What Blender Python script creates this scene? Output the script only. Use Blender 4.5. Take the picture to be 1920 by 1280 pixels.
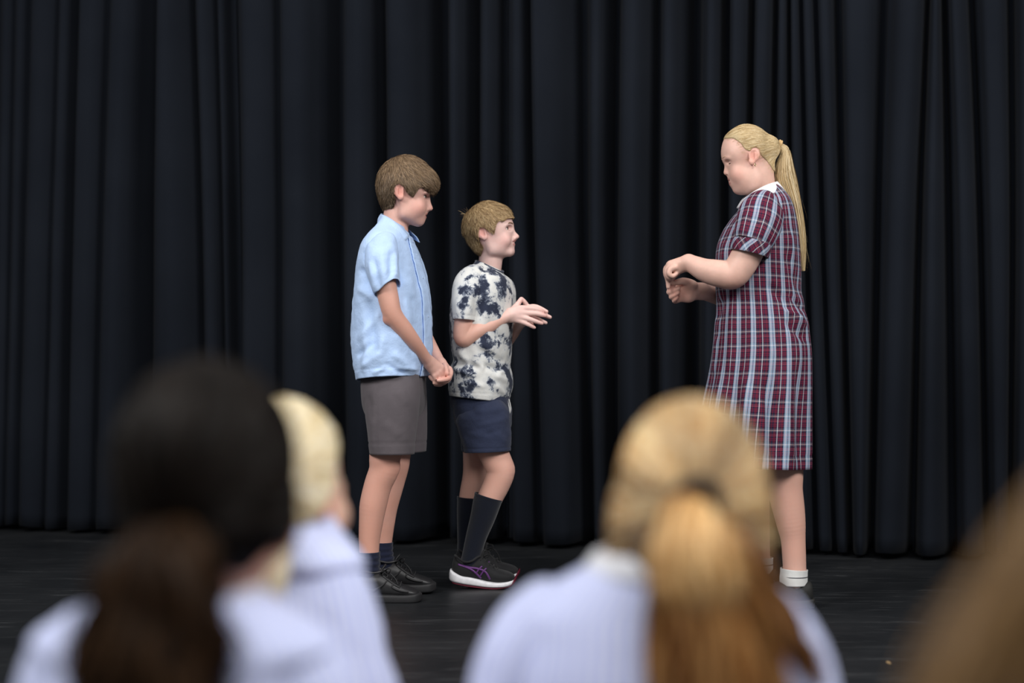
import bpy, bmesh, math, random
import numpy as np
from mathutils import Vector, Matrix

for _o in list(bpy.data.objects):
    bpy.data.objects.remove(_o, do_unlink=True)
SC = bpy.context.scene
COL = SC.collection
RNG = np.random.default_rng(7)

# ------------------------------------------------------------------ camera
FPX = 2700.0                       # focal length in pixels of the 1920 wide frame (about 50 mm)
CAM_H = 0.81
PITCH = math.atan(50.0 / FPX)      # horizon at row 690
cam_d = bpy.data.cameras.new('camera')
cam = bpy.data.objects.new('camera', cam_d)
COL.objects.link(cam)
cam.location = (0, 0, CAM_H)
cam.rotation_euler = (math.pi / 2 + PITCH, 0, 0)
cam_d.sensor_width = 36.0
cam_d.lens = 36.0 * FPX / 1920.0
cam_d.clip_start = 0.05
cam_d.dof.use_dof = True
cam_d.dof.focus_distance = 5.08
cam_d.dof.aperture_fstop = 1.4
SC.camera = cam

# ------------------------------------------------------------------ light
def srgb(r, g, b):
    def f(c):
        c /= 255.0
        return c / 12.92 if c <= 0.04045 else ((c + 0.055) / 1.055) ** 2.4
    return (f(r), f(g), f(b), 1.0)

world = bpy.data.worlds.new('hall_ambient')
SC.world = world
world.use_nodes = True
world.node_tree.nodes['Background'].inputs[0].default_value = (0.86, 0.92, 1.0, 1)
world.node_tree.nodes['Background'].inputs[1].default_value = 0.11

def area_light(name, loc, target, size, power, colour):
    ld = bpy.data.lights.new(name, 'AREA')
    ld.shape = 'RECTANGLE'
    ld.size, ld.size_y = size
    ld.energy = power
    ld.color = colour
    ob = bpy.data.objects.new(name, ld)
    COL.objects.link(ob)
    ob.location = loc
    d = Vector(target) - Vector(loc)
    ob.rotation_euler = d.to_track_quat('-Z', 'Y').to_euler()
    return ob

# ceiling lights of the hall: a bank above the audience to the left, a weaker one to the right,
# and a row above the stage; plus frontal fill added behind the camera
area_light('overhead_light', (-3.4, 1.3, 4.2), (0.0, 5.0, 0.9), (2.4, 1.8), 195, (1.0, 0.98, 0.96))
area_light('overhead_light', (3.4, 1.1, 4.2), (0.2, 5.0, 0.9), (2.4, 1.8), 205, (1.0, 0.98, 0.96))
area_light('overhead_light', (0.0, -1.6, 3.8), (0.0, 4.0, 0.8), (3.0, 1.6), 105, (1.0, 0.98, 0.96))  # added fill lamp, lightens faces and the audience's backs
area_light('overhead_light', (0.0, 4.2, 4.8), (0.0, 4.6, 0.0), (5.0, 1.0), 45, (1.0, 0.98, 0.96))

SC.view_settings.view_transform = 'Standard'
SC.view_settings.look = 'None'
SC.view_settings.gamma = 1.0
SC.view_settings.use_curve_mapping = False
SC.view_settings.exposure = 0.12
# ------------------------------------------------------------------ pixel rays and projection
_CP, _SP = math.cos(PITCH), math.sin(PITCH)

def wp(px, py, y):
    """point on the ray through photo pixel (px, py) at distance y along the floor"""
    a = (np.asarray(px, float) - 960.0) / FPX
    b = (640.0 - np.asarray(py, float)) / FPX
    dy = _CP - b * _SP
    dz = _SP + b * _CP
    y = np.asarray(y, float)
    t = y / dy
    return np.stack(np.broadcast_arrays(a * t, y, CAM_H + dz * t), -1)

def proj(P):
    P = np.asarray(P, float)
    y, z = P[..., 1], P[..., 2] - CAM_H
    f = y * _CP + z * _SP
    u = -y * _SP + z * _CP
    return 960.0 + FPX * P[..., 0] / f, 640.0 - FPX * u / f

# ------------------------------------------------------------------ small maths
def crom(vals, per):
    """Catmull-Rom through the rows of vals, 'per' samples for each span"""
    v = np.asarray(vals, float)
    n = len(v)
    ext = np.vstack([2 * v[0] - v[1], v, 2 * v[-1] - v[-2]])
    out = []
    for i in range(n - 1):
        p0, p1, p2, p3 = ext[i], ext[i + 1], ext[i + 2], ext[i + 3]
        for t in np.arange(per) / per:
            out.append(0.5 * ((2 * p1) + (-p0 + p2) * t + (2 * p0 - 5 * p1 + 4 * p2 - p3) * t * t
                              + (-p0 + 3 * p1 - 3 * p2 + p3) * t ** 3))
    out.append(v[-1])
    return np.array(out)

def resample(vals, n):
    c = crom(vals, 12)
    s = np.concatenate([[0], np.cumsum(np.linalg.norm(np.diff(c[:, :3], axis=0), axis=1))])
    t = np.linspace(0, s[-1], n)
    return np.stack([np.interp(t, s, c[:, k]) for k in range(c.shape[1])], 1)

def _hash(ix, iy, iz):
    h = (ix * 374761393 + iy * 668265263 + iz * 1274126177) & 0x7fffffff
    h = ((h ^ (h >> 13)) * 1103515245) & 0x7fffffff
    return ((h ^ (h >> 16)) & 0xffff) / 65535.0

def vnoise(P):
    """value noise, -1..1"""
    P = np.asarray(P, float)
    i = np.floor(P).astype(np.int64)
    f = P - i
    f = f * f * (3 - 2 * f)
    r = 0
    for dx in (0, 1):
        for dy in (0, 1):
            for dz in (0, 1):
                w = ((f[..., 0] if dx else 1 - f[..., 0]) * (f[..., 1] if dy else 1 - f[..., 1])
                     * (f[..., 2] if dz else 1 - f[..., 2]))
                r = r + w * _hash(i[..., 0] + dx, i[..., 1] + dy, i[..., 2] + dz)
    return r * 2 - 1

def unit(v):
    v = np.asarray(v, float)
    return v / np.maximum(np.linalg.norm(v, axis=-1, keepdims=True), 1e-9)

# ------------------------------------------------------------------ objects
def mesh_obj(name, V, F, mat, parent=None, smooth=True, col=None, uv=None):
    me = bpy.data.meshes.new(name)
    V = np.asarray(V, np.float32)
    if isinstance(F, np.ndarray):
        k = F.shape[1]
        me.vertices.add(len(V))
        me.vertices.foreach_set('co', V.ravel())
        me.loops.add(F.size)
        me.loops.foreach_set('vertex_index', F.astype(np.int32).ravel())
        me.polygons.add(len(F))
        me.polygons.foreach_set('loop_start', np.arange(0, F.size, k, dtype=np.int32))
        me.update(calc_edges=True)
        me.validate()
    else:
        me.from_pydata([tuple(map(float, v)) for v in V], [], [tuple(int(i) for i in f) for f in F])
        me.update()
    if smooth:
        me.polygons.foreach_set('use_smooth', np.ones(len(me.polygons), bool))
    if col is not None:
        at = me.color_attributes.new('Col', 'FLOAT_COLOR', 'POINT')
        c = np.ones((len(V), 4), np.float32)
        c[:, :3] = col
        at.data.foreach_set('color', c.ravel())
    if uv is not None:
        ul = me.uv_layers.new(name='UVMap')
        li = np.empty(len(me.loops), np.int32)
        me.loops.foreach_get('vertex_index', li)
        if len(uv) == len(V):
            u = np.asarray(uv, np.float32)[li]
        else:
            u = np.asarray(uv, np.float32)
        ul.data.foreach_set('uv', u.ravel())
    me.materials.append(mat)
    ob = bpy.data.objects.new(name, me)
    COL.objects.link(ob)
    if parent is not None:
        set_parent(ob, parent)
    return ob

def set_parent(ob, parent):
    """vertices stay in world coordinates; only a thing's Empty carries a location"""
    ob.parent = parent
    if parent.type == 'EMPTY':
        ob.matrix_parent_inverse = Matrix.Translation(-parent.location)

def empty(name, loc, label, cat, group=None):
    ob = bpy.data.objects.new(name, None)
    ob.empty_display_size = 0.1
    COL.objects.link(ob)
    ob.location = loc
    tag(ob, label, cat, group)
    return ob

def tag(ob, label=None, cat=None, group=None, kind=None):
    if label: ob['label'] = label
    if cat: ob['category'] = cat
    if group: ob['group'] = group
    if kind: ob['kind'] = kind
    return ob

def solidify(ob, t, offset=-1.0):
    m = ob.modifiers.new('thickness', 'SOLIDIFY')
    m.thickness = t
    m.offset = offset
    m.use_even_offset = False
    return ob

def grid_faces(M, N, wrap=True):
    """faces of an M x N grid of points, wrapped in N"""
    i, j = np.meshgrid(np.arange(M - 1), np.arange(N if wrap else N - 1), indexing='ij')
    j2 = (j + 1) % N
    return np.stack([i * N + j, i * N + j2, (i + 1) * N + j2, (i + 1) * N + j], -1).reshape(-1, 4)

def grid_normals(G, wrap=True):
    du = np.gradient(G, axis=0)
    if wrap:
        dv = (np.roll(G, -1, 1) - np.roll(G, 1, 1)) * 0.5
    else:
        dv = np.gradient(G, axis=1)
    return unit(np.cross(dv, du))

def outward(G, N):
    c = G.mean(1, keepdims=True)
    s = np.sign(((G - c) * N).sum(-1).mean())
    return N * (s if s else 1)

def loft_mesh(name, G, mat, parent, wrap=True, caps=(False, False), thick=0, uv=None, flip=None):
    """mesh of a grid of rings G (M, N, 3)"""
    M, N = G.shape[:2]
    F = grid_faces(M, N, wrap)
    Nn = grid_normals(G, wrap)
    if wrap and flip is None:
        c = G.mean(1, keepdims=True)
        flip = ((G - c) * Nn).sum(-1).mean() < 0
    if not flip:
        pass
    V = G.reshape(-1, 3)
    Fl = F
    # outward orientation
    a, b, c_ = V[Fl[:, 0]], V[Fl[:, 1]], V[Fl[:, 2]]
    fn = np.cross(b - a, c_ - a)
    if wrap:
        fc = V[Fl].mean(1)
        ring_c = np.repeat(G.mean(1), N, axis=0)[: len(V)]
        rc = ring_c[Fl[:, 0]]
        if ((fc - rc) * fn).sum() < 0:
            Fl = Fl[:, ::-1]
    elif flip:
        Fl = Fl[:, ::-1]
    if caps[0] or caps[1]:
        faces = [tuple(f) for f in Fl]
        VV = [V]
        n = len(V)
        for which in (0, 1):
            if not caps[which]:
                continue
            r = 0 if which == 0 else M - 1
            VV.append(G[r].mean(0)[None])
            for j in range(N):
                t = (r * N + j, r * N + (j + 1) % N, n)
                faces.append(t if which == 0 else t[::-1])
            n += 1
        V = np.vstack(VV)
        if uv is not None:
            uv = np.vstack([uv, np.zeros((len(V) - len(uv), 2))])
        ob = mesh_obj(name, V, faces, mat, parent, uv=uv)
        bm = bmesh.new(); bm.from_mesh(ob.data)
        bmesh.ops.recalc_face_normals(bm, faces=bm.faces)
        bm.to_mesh(ob.data); bm.free()
    else:
        ob = mesh_obj(name, V, Fl, mat, parent, uv=uv)
    if thick:
        solidify(ob, thick)
    return ob

def tube_grid(path, n=24, ref=(0, 1, 0), tilt=None):
    """path rows: x, y, z, ra, rb ; ra lies across ref, rb along ref. returns (M, n, 3)"""
    P = path[:, :3]
    T = unit(np.gradient(P, axis=0))
    A = unit(np.cross(np.broadcast_to(np.asarray(ref, float), T.shape), T))
    B = unit(np.cross(T, A))
    th = np.linspace(0, 2 * np.pi, n, endpoint=False)
    return (P[:, None] + path[:, 3, None, None] * np.cos(th)[None, :, None] * A[:, None]
            + path[:, 4, None, None] * np.sin(th)[None, :, None] * B[:, None])

def cord(name, pts, r, mat, parent, n=8, per=6, ref=(0.1, 0.3, 1), taper=False):
    pts = np.asarray(pts, float)
    c = crom(pts, per)
    rr = np.full(len(c), r)
    if taper:
        rr = rr * np.sqrt(np.clip(np.linspace(0, 1, len(c)) * (1 - np.linspace(0, 1, len(c))) * 4, 0.05, 1))
    G = tube_grid(np.column_stack([c, rr, rr]), n, ref)
    return loft_mesh(name, G, mat, parent, caps=(True, True))

def join_meshes(parts):
    """parts: list of (V, F quads) -> V, F"""
    Vs, Fs, n = [], [], 0
    for V, F in parts:
        Vs.append(V); Fs.append(F + n); n += len(V)
    return np.vstack(Vs), np.vstack(Fs)

# ------------------------------------------------------------------ signed distance sculpting
class Field:
    BIG = 0.05

    def __init__(s, lo, hi, h):
        s.h = h
        s.lo = np.asarray(lo, float)
        s.n = np.ceil((np.asarray(hi, float) - s.lo) / h).astype(int) + 1
        s.d = np.full(tuple(s.n), s.BIG, np.float32)
        s.ax = [(s.lo[i] + h * np.arange(s.n[i])).astype(np.float32) for i in range(3)]

    def _box(s, lo, hi):
        a = np.clip(np.floor((np.asarray(lo) - s.lo) / s.h).astype(int), 0, s.n)
        b = np.clip(np.ceil((np.asarray(hi) - s.lo) / s.h).astype(int) + 1, 0, s.n)
        sl = tuple(slice(a[i], b[i]) for i in range(3))
        X = s.ax[0][sl[0]][:, None, None]
        Y = s.ax[1][sl[1]][None, :, None]
        Z = s.ax[2][sl[2]][None, None, :]
        return sl, X, Y, Z

    def _mix(s, sl, e, k, op):
        d = s.d[sl]
        if d.size == 0:
            return
        if op == 'add':
            if k > 0:
                h = np.maximum(k - np.abs(d - e), 0) / k
                s.d[sl] = np.minimum(d, e) - h * h * (k * 0.25)
            else:
                s.d[sl] = np.minimum(d, e)
        elif op == 'cut':
            e = -e
            if k > 0:
                h = np.maximum(k - np.abs(d - e), 0) / k
                s.d[sl] = np.maximum(d, e) + h * h * (k * 0.25)
            else:
                s.d[sl] = np.maximum(d, e)

    def cone(s, a, b, ra, rb, k=0.006, op='add', flat=None):
        """tapered capsule; flat = (axis vector, factor) squashes the section along axis"""
        a = np.asarray(a, float); b = np.asarray(b, float)
        m = max(ra, rb) * (max(1, flat[1]) if flat else 1) + 0.012 + k
        sl, X, Y, Z = s._box(np.minimum(a, b) - m, np.maximum(a, b) + m)
        ab = b - a
        L = max(float(ab @ ab), 1e-9)
        px, py, pz = X - a[0], Y - a[1], Z - a[2]
        t = np.clip((px * ab[0] + py * ab[1] + pz * ab[2]) / L, 0, 1)
        qx, qy, qz = px - t * ab[0], py - t * ab[1], pz - t * ab[2]
        if flat:
            f = unit(flat[0])
            c = (qx * f[0] + qy * f[1] + qz * f[2])
            g = c * (1 / flat[1] - 1)
            qx, qy, qz = qx + g * f[0], qy + g * f[1], qz + g * f[2]
        e = np.sqrt(qx * qx + qy * qy + qz * qz) - (ra + (rb - ra) * t)
        if flat:
            e = e * min(1.0, flat[1])
        s._mix(sl, e.astype(np.float32), k, op)

    def chain(s, pts, radii, k=0.006, op='add', flat=None):
        """smooth tapered limb through pts; the limb is one shape, blended into the rest by k"""
        rows = np.column_stack([np.asarray(pts, float), np.asarray(radii, float)])
        if len(rows) > 2:
            rows = crom(rows, 4)
        m = rows[:, 3].max() + 0.014 + k
        sl, X, Y, Z = s._box(rows[:, :3].min(0) - m, rows[:, :3].max(0) + m)
        shape = (X.shape[0], Y.shape[1], Z.shape[2])
        if 0 in shape:
            return
        o = [sl[i].start for i in range(3)]
        e = np.full(shape, s.BIG, np.float32)
        for i in range(len(rows) - 1):
            a, b, ra, rb = rows[i, :3], rows[i + 1, :3], rows[i, 3], rows[i + 1, 3]
            mm = max(ra, rb) + 0.014 + k
            s2, X, Y, Z = s._box(np.minimum(a, b) - mm, np.maximum(a, b) + mm)
            loc = tuple(slice(s2[q].start - o[q], s2[q].stop - o[q]) for q in range(3))
            ab = b - a
            L = max(float(ab @ ab), 1e-12)
            px, py, pz = X - a[0], Y - a[1], Z - a[2]
            t = np.clip((px * ab[0] + py * ab[1] + pz * ab[2]) / L, 0, 1)
            d = np.sqrt((px - t * ab[0]) ** 2 + (py - t * ab[1]) ** 2 + (pz - t * ab[2]) ** 2) - (ra + (rb - ra) * t)
            e[loc] = np.minimum(e[loc], d)
        s._mix(sl, e, k, op)

    def ell(s, c, r, R=None, k=0.006, op='add'):
        """ellipsoid with semi-axes r along the rows of R"""
        c = np.asarray(c, float); r = np.asarray(r, float)
        R = np.eye(3) if R is None else np.asarray(R, float)
        ext = np.sqrt(((R * r[:, None]) ** 2).sum(0)) + 0.012 + k
        sl, X, Y, Z = s._box(c - ext, c + ext)
        px, py, pz = X - c[0], Y - c[1], Z - c[2]
        k0 = 0; k1 = 0
        for i in range(3):
            q = px * R[i, 0] + py * R[i, 1] + pz * R[i, 2]
            k0 = k0 + (q / r[i]) ** 2
            k1 = k1 + (q / (r[i] ** 2)) ** 2
        k0 = np.sqrt(k0); k1 = np.sqrt(np.maximum(k1, 1e-12))
        e = k0 * (k0 - 1) / np.maximum(k1, 1e-6)
        s._mix(sl, e.astype(np.float32), k, op)

    def mesh(s, smooth=1):
        d = s.d
        sg = d < 0
        n = sg.astype(np.uint8)
        cnt = n[:-1] + n[1:]
        cnt = cnt[:, :-1] + cnt[:, 1:]
        cnt = cnt[:, :, :-1] + cnt[:, :, 1:]
        act = (cnt > 0) & (cnt < 8)
        idx = np.argwhere(act)
        vid = np.full(act.shape, -1, np.int32)
        vid[act] = np.arange(len(idx))
        offs = np.array([[i, j, k] for i in (0, 1) for j in (0, 1) for k in (0, 1)])
        val = np.stack([d[idx[:, 0] + o[0], idx[:, 1] + o[1], idx[:, 2] + o[2]] for o in offs], 1)
        acc = np.zeros((len(idx), 3)); num = np.zeros(len(idx))
        for a in range(8):
            for b in range(a + 1, 8):
                if np.abs(offs[a] - offs[b]).sum() != 1:
                    continue
                m = (val[:, a] < 0) != (val[:, b] < 0)
                t = np.where(m, val[:, a] / np.where(m, val[:, a] - val[:, b], 1), 0)
                acc += np.where(m[:, None], offs[a] + t[:, None] * (offs[b] - offs[a]), 0)
                num += m
        V = s.lo + s.h * (idx + acc / num[:, None])
        Fs = []
        for ax in range(3):
            u, v = [(1, 2), (2, 0), (0, 1)][ax]
            A = [slice(None)] * 3; B = [slice(None)] * 3
            A[ax] = slice(0, -1); B[ax] = slice(1, None)
            c = sg[tuple(A)] != sg[tuple(B)]
            e = np.argwhere(c)
            e = e[(e[:, u] > 0) & (e[:, v] > 0) & (e[:, u] < s.n[u] - 1) & (e[:, v] < s.n[v] - 1)]
            if not len(e):
                continue
            q = []
            for du, dv in ((-1, -1), (0, -1), (0, 0), (-1, 0)):
                w = e.copy(); w[:, u] += du; w[:, v] += dv
                q.append(vid[w[:, 0], w[:, 1], w[:, 2]])
            q = np.stack(q, 1)
            ins = sg[e[:, 0], e[:, 1], e[:, 2]]
            q[~ins] = q[~ins][:, ::-1]
            Fs.append(q)
        F = np.vstack(Fs)
        F = F[(F >= 0).all(1)]
        for _ in range(smooth):
            S = np.zeros_like(V); C = np.zeros(len(V))
            for a in range(4):
                for b in ((a + 1) % 4, (a + 3) % 4):
                    for k in range(3):
                        S[:, k] += np.bincount(F[:, a], V[F[:, b], k], len(V))
                    C += np.bincount(F[:, a], minlength=len(V))
            ok = C > 0
            V[ok] = 0.5 * V[ok] + 0.5 * S[ok] / C[ok, None]
        return V, F

    def sample(s, P):
        g = (P - s.lo) / s.h
        g = np.clip(g, 0, s.n - 1.001)
        i = g.astype(int); f = g - i
        r = 0
        for dx in (0, 1):
            for dy in (0, 1):
                for dz in (0, 1):
                    w = ((f[:, 0] if dx else 1 - f[:, 0]) * (f[:, 1] if dy else 1 - f[:, 1]) * (f[:, 2] if dz else 1 - f[:, 2]))
                    r = r + w * s.d[i[:, 0] + dx, i[:, 1] + dy, i[:, 2] + dz]
        return r

    def grad(s, P):
        e = s.h
        g = np.stack([s.sample(P + np.eye(3)[k] * e) - s.sample(P - np.eye(3)[k] * e) for k in range(3)], 1)
        return unit(g)

    def from_field(s, other, offset):
        """union with another field grown by offset"""
        for i in range(s.n[0]):
            Y, Z = np.meshgrid(s.ax[1], s.ax[2], indexing='ij')
            P = np.stack([np.full(Y.size, s.ax[0][i]), Y.ravel(), Z.ravel()], 1).astype(float)
            s.d[i] = np.minimum(s.d[i], (other.sample(P) - offset).reshape(Y.shape))

    def clip_poly(s, poly, y_mid, k=0.004, outside=False):
        """keep only what projects inside the photo polygon (side outline, extruded sideways at distance y_mid)"""
        W = wp([p[0] for p in poly], [p[1] for p in poly], y_mid)[:, [0, 2]]
        X, Z = np.meshgrid(s.ax[0], s.ax[2], indexing='ij')
        d = np.full(X.shape, 1e9); sign = np.ones(X.shape)
        m = len(W)
        for i in range(m):
            a = W[i]; b = W[i - 1]
            ex, ez = b - a
            wx, wz = X - a[0], Z - a[1]
            t = np.clip((wx * ex + wz * ez) / (ex * ex + ez * ez), 0, 1)
            d = np.minimum(d, (wx - ex * t) ** 2 + (wz - ez * t) ** 2)
            c1 = Z >= a[1]; c2 = Z < b[1]; c3 = ex * wz > ez * wx
            fl = (c1 & c2 & c3) | (~c1 & ~c2 & ~c3)
            sign = np.where(fl, -sign, sign)
        e = (np.sqrt(d) * sign).astype(np.float32)[:, None, :]
        if outside:
            e = -e
        h = np.maximum(k - np.abs(s.d - e), 0) / k
        s.d = np.maximum(s.d, e) + h * h * (k * 0.25)

# ------------------------------------------------------------------ strands
def strands_mesh(paths, width, taper=0.25, rng=RNG, root=0.7, N=None):
    """paths (S, K, 3) -> V, F, strand index of each vertex. flat tapered locks lying across N (jittered)"""
    S, K = paths.shape[:2]
    T = unit(np.gradient(paths, axis=1))
    if N is None:
        N = rng.normal(size=(S, 3))
    else:
        N = unit(N) + rng.normal(size=(S, 3)) * 0.35
    A = unit(np.cross(T, np.broadcast_to(unit(N)[:, None], T.shape)))
    t = np.linspace(0, 1, K)
    w = np.asarray(width).reshape(-1, 1) * np.where(t < 0.5, root + (1 - root) * t / 0.5, 1 - (1 - taper) * ((t - 0.5) / 0.5) ** 1.5)[None]
    G = np.stack([paths - A * w[..., None], paths + A * w[..., None]], 2)
    V = G.reshape(-1, 3)
    s, i = np.meshgrid(np.arange(S), np.arange(K - 1), indexing='ij')
    o = s * K * 2 + i * 2
    F = np.stack([o, o + 1, o + 3, o + 2], -1).reshape(-1, 4)
    return V, F, np.repeat(np.arange(S), K * 2)

def grow(field, roots, flow, length, steps, lift, wob=0.15, rng=RNG, hug=1.0):
    """walk from roots along the tangential flow, staying 'lift' above the field surface"""
    S = len(roots)
    P = roots.copy()
    L = np.broadcast_to(length, (S,))
    out = [P.copy()]
    w = rng.normal(size=(S, 3)) * wob
    for i in range(steps):
        n = field.grad(P)
        f = flow(P, i / steps)
        f = unit(f + w)
        hg = hug * (1 - 0.6 * (i / steps) ** 2)
        f = unit(f - n * (f * n).sum(1, keepdims=True) * hg)
        P = P + f * (L / steps)[:, None]
        d = field.sample(P)
        tgt = lift * ((i + 1) / steps) if np.ndim(lift) == 0 else lift[:, None][:, 0] * ((i + 1) / steps)
        n = field.grad(P)
        P = P + n * np.clip((tgt - d), -0.01, 0.01)[:, None] * hg
        out.append(P.copy())
    return np.stack(out, 1)

# ------------------------------------------------------------------ materials
def new_mat(name):
    m = bpy.data.materials.new(name)
    m.use_nodes = True
    nt = m.node_tree
    b = nt.nodes['Principled BSDF']
    return m, nt, b

def nd(nt, kind, **kw):
    n = nt.nodes.new(kind)
    for k, v in kw.items():
        if k in n.inputs:
            n.inputs[k].default_value = v
        else:
            setattr(n, k, v)
    return n

def add_bump(nt, b, height, strength=0.3, dist=0.002):
    bp = nd(nt, 'ShaderNodeBump', Strength=strength, Distance=dist)
    nt.links.new(height, bp.inputs['Height'])
    nt.links.new(bp.outputs[0], b.inputs['Normal'])
    return bp

def ramp(nt, fac, stops, interp='LINEAR'):
    r = nd(nt, 'ShaderNodeValToRGB')
    r.color_ramp.interpolation = interp
    el = r.color_ramp.elements
    while len(el) > 1:
        el.remove(el[-1])
    el[0].position = stops[0][0]; el[0].color = stops[0][1]
    for p, c in stops[1:]:
        e = el.new(p); e.color = c
    nt.links.new(fac, r.inputs[0])
    return r

def obj_coord(nt):
    return nd(nt, 'ShaderNodeTexCoord').outputs['Object']

def noise(nt, vec, scale, detail=4, rough=0.55, dist=0.0):
    n = nd(nt, 'ShaderNodeTexNoise', Scale=scale, Detail=detail, Roughness=rough, Distortion=dist)
    if vec is not None:
        nt.links.new(vec, n.inputs['Vector'])
    return n

def cloth(name, colour, rough=0.85, weave=900, var=0.06, sheen=0.15, bump=0.15, crumple=0.0, cscale=34):
    m, nt, b = new_mat(name)
    v = obj_coord(nt)
    n = noise(nt, v, 18, 5)
    c2 = tuple(max(0, x * (1 - 2 * var)) for x in colour[:3]) + (1,)
    c1 = tuple(min(1, x * (1 + var)) for x in colour[:3]) + (1,)
    r = ramp(nt, n.outputs[0], [(0.3, c2), (0.7, c1)])
    nt.links.new(r.outputs[0], b.inputs['Base Color'])
    b.inputs['Roughness'].default_value = rough
    b.inputs['Specular IOR Level'].default_value = 0.2
    b.inputs['Sheen Weight'].default_value = sheen
    n2 = noise(nt, v, weave, 2)
    bp = add_bump(nt, b, n2.outputs[0], bump, 0.0006)
    if crumple:
        crumple_bump(nt, v, bp, crumple, cscale)
    return m

def crumple_bump(nt, v, bp, strength, scale):
    """creases: folded noise, sharp along its zero line"""
    acc = None
    for sc, wt in ((scale, 1.0), (scale * 2.3, 0.5)):
        n = noise(nt, v, sc, 3, 0.5, 0.8)
        a = nd(nt, 'ShaderNodeMath', operation='SUBTRACT'); a.inputs[1].default_value = 0.5
        nt.links.new(n.outputs[0], a.inputs[0])
        ab = nd(nt, 'ShaderNodeMath', operation='ABSOLUTE')
        nt.links.new(a.outputs[0], ab.inputs[0])
        m = nd(nt, 'ShaderNodeMath', operation='MULTIPLY'); m.inputs[1].default_value = wt
        nt.links.new(ab.outputs[0], m.inputs[0])
        if acc is None:
            acc = m.outputs[0]
        else:
            ad = nd(nt, 'ShaderNodeMath', operation='ADD')
            nt.links.new(acc, ad.inputs[0]); nt.links.new(m.outputs[0], ad.inputs[1])
            acc = ad.outputs[0]
    b2 = nd(nt, 'ShaderNodeBump', Strength=strength, Distance=0.02)
    nt.links.new(acc, b2.inputs['Height'])
    nt.links.new(b2.outputs[0], bp.inputs['Normal'])

def plain(name, colour, rough=0.5, spec=0.4, metallic=0.0, bump=None):
    m, nt, b = new_mat(name)
    v = obj_coord(nt)
    n = noise(nt, v, 60, 3)
    r = ramp(nt, n.outputs[0], [(0.3, tuple(x * 0.88 for x in colour[:3]) + (1,)), (0.7, tuple(min(1, x * 1.06) for x in colour[:3]) + (1,))])
    nt.links.new(r.outputs[0], b.inputs['Base Color'])
    b.inputs['Roughness'].default_value = rough
    b.inputs['Specular IOR Level'].default_value = spec
    b.inputs['Metallic'].default_value = metallic
    if bump:
        add_bump(nt, b, noise(nt, v, bump[0], 4).outputs[0], bump[1], 0.001)
    return m

def vcol_mat(name, rough=0.5, spec=0.4, sss=0.0, bump=None, aniso=0.0, coat=0.0):
    m, nt, b = new_mat(name)
    a = nd(nt, 'ShaderNodeVertexColor', layer_name='Col')
    nt.links.new(a.outputs[0], b.inputs['Base Color'])
    b.inputs['Roughness'].default_value = rough
    b.inputs['Specular IOR Level'].default_value = spec
    if sss:
        b.inputs['Subsurface Weight'].default_value = sss
        b.inputs['Subsurface Radius'].default_value = (1.0, 0.35, 0.2)
        b.inputs['Subsurface Scale'].default_value = 0.006
    if bump:
        add_bump(nt, b, noise(nt, obj_coord(nt), bump[0], 3).outputs[0], bump[1], 0.0008)
    return m

MAT_SKIN = vcol_mat('skin', 0.48, 0.35, 0.12, (500, 0.12))
MAT_HAIR = vcol_mat('hair', 0.45, 0.3)
MAT_HAIR_DARK = vcol_mat('dark_hair', 0.5, 0.10)
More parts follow.
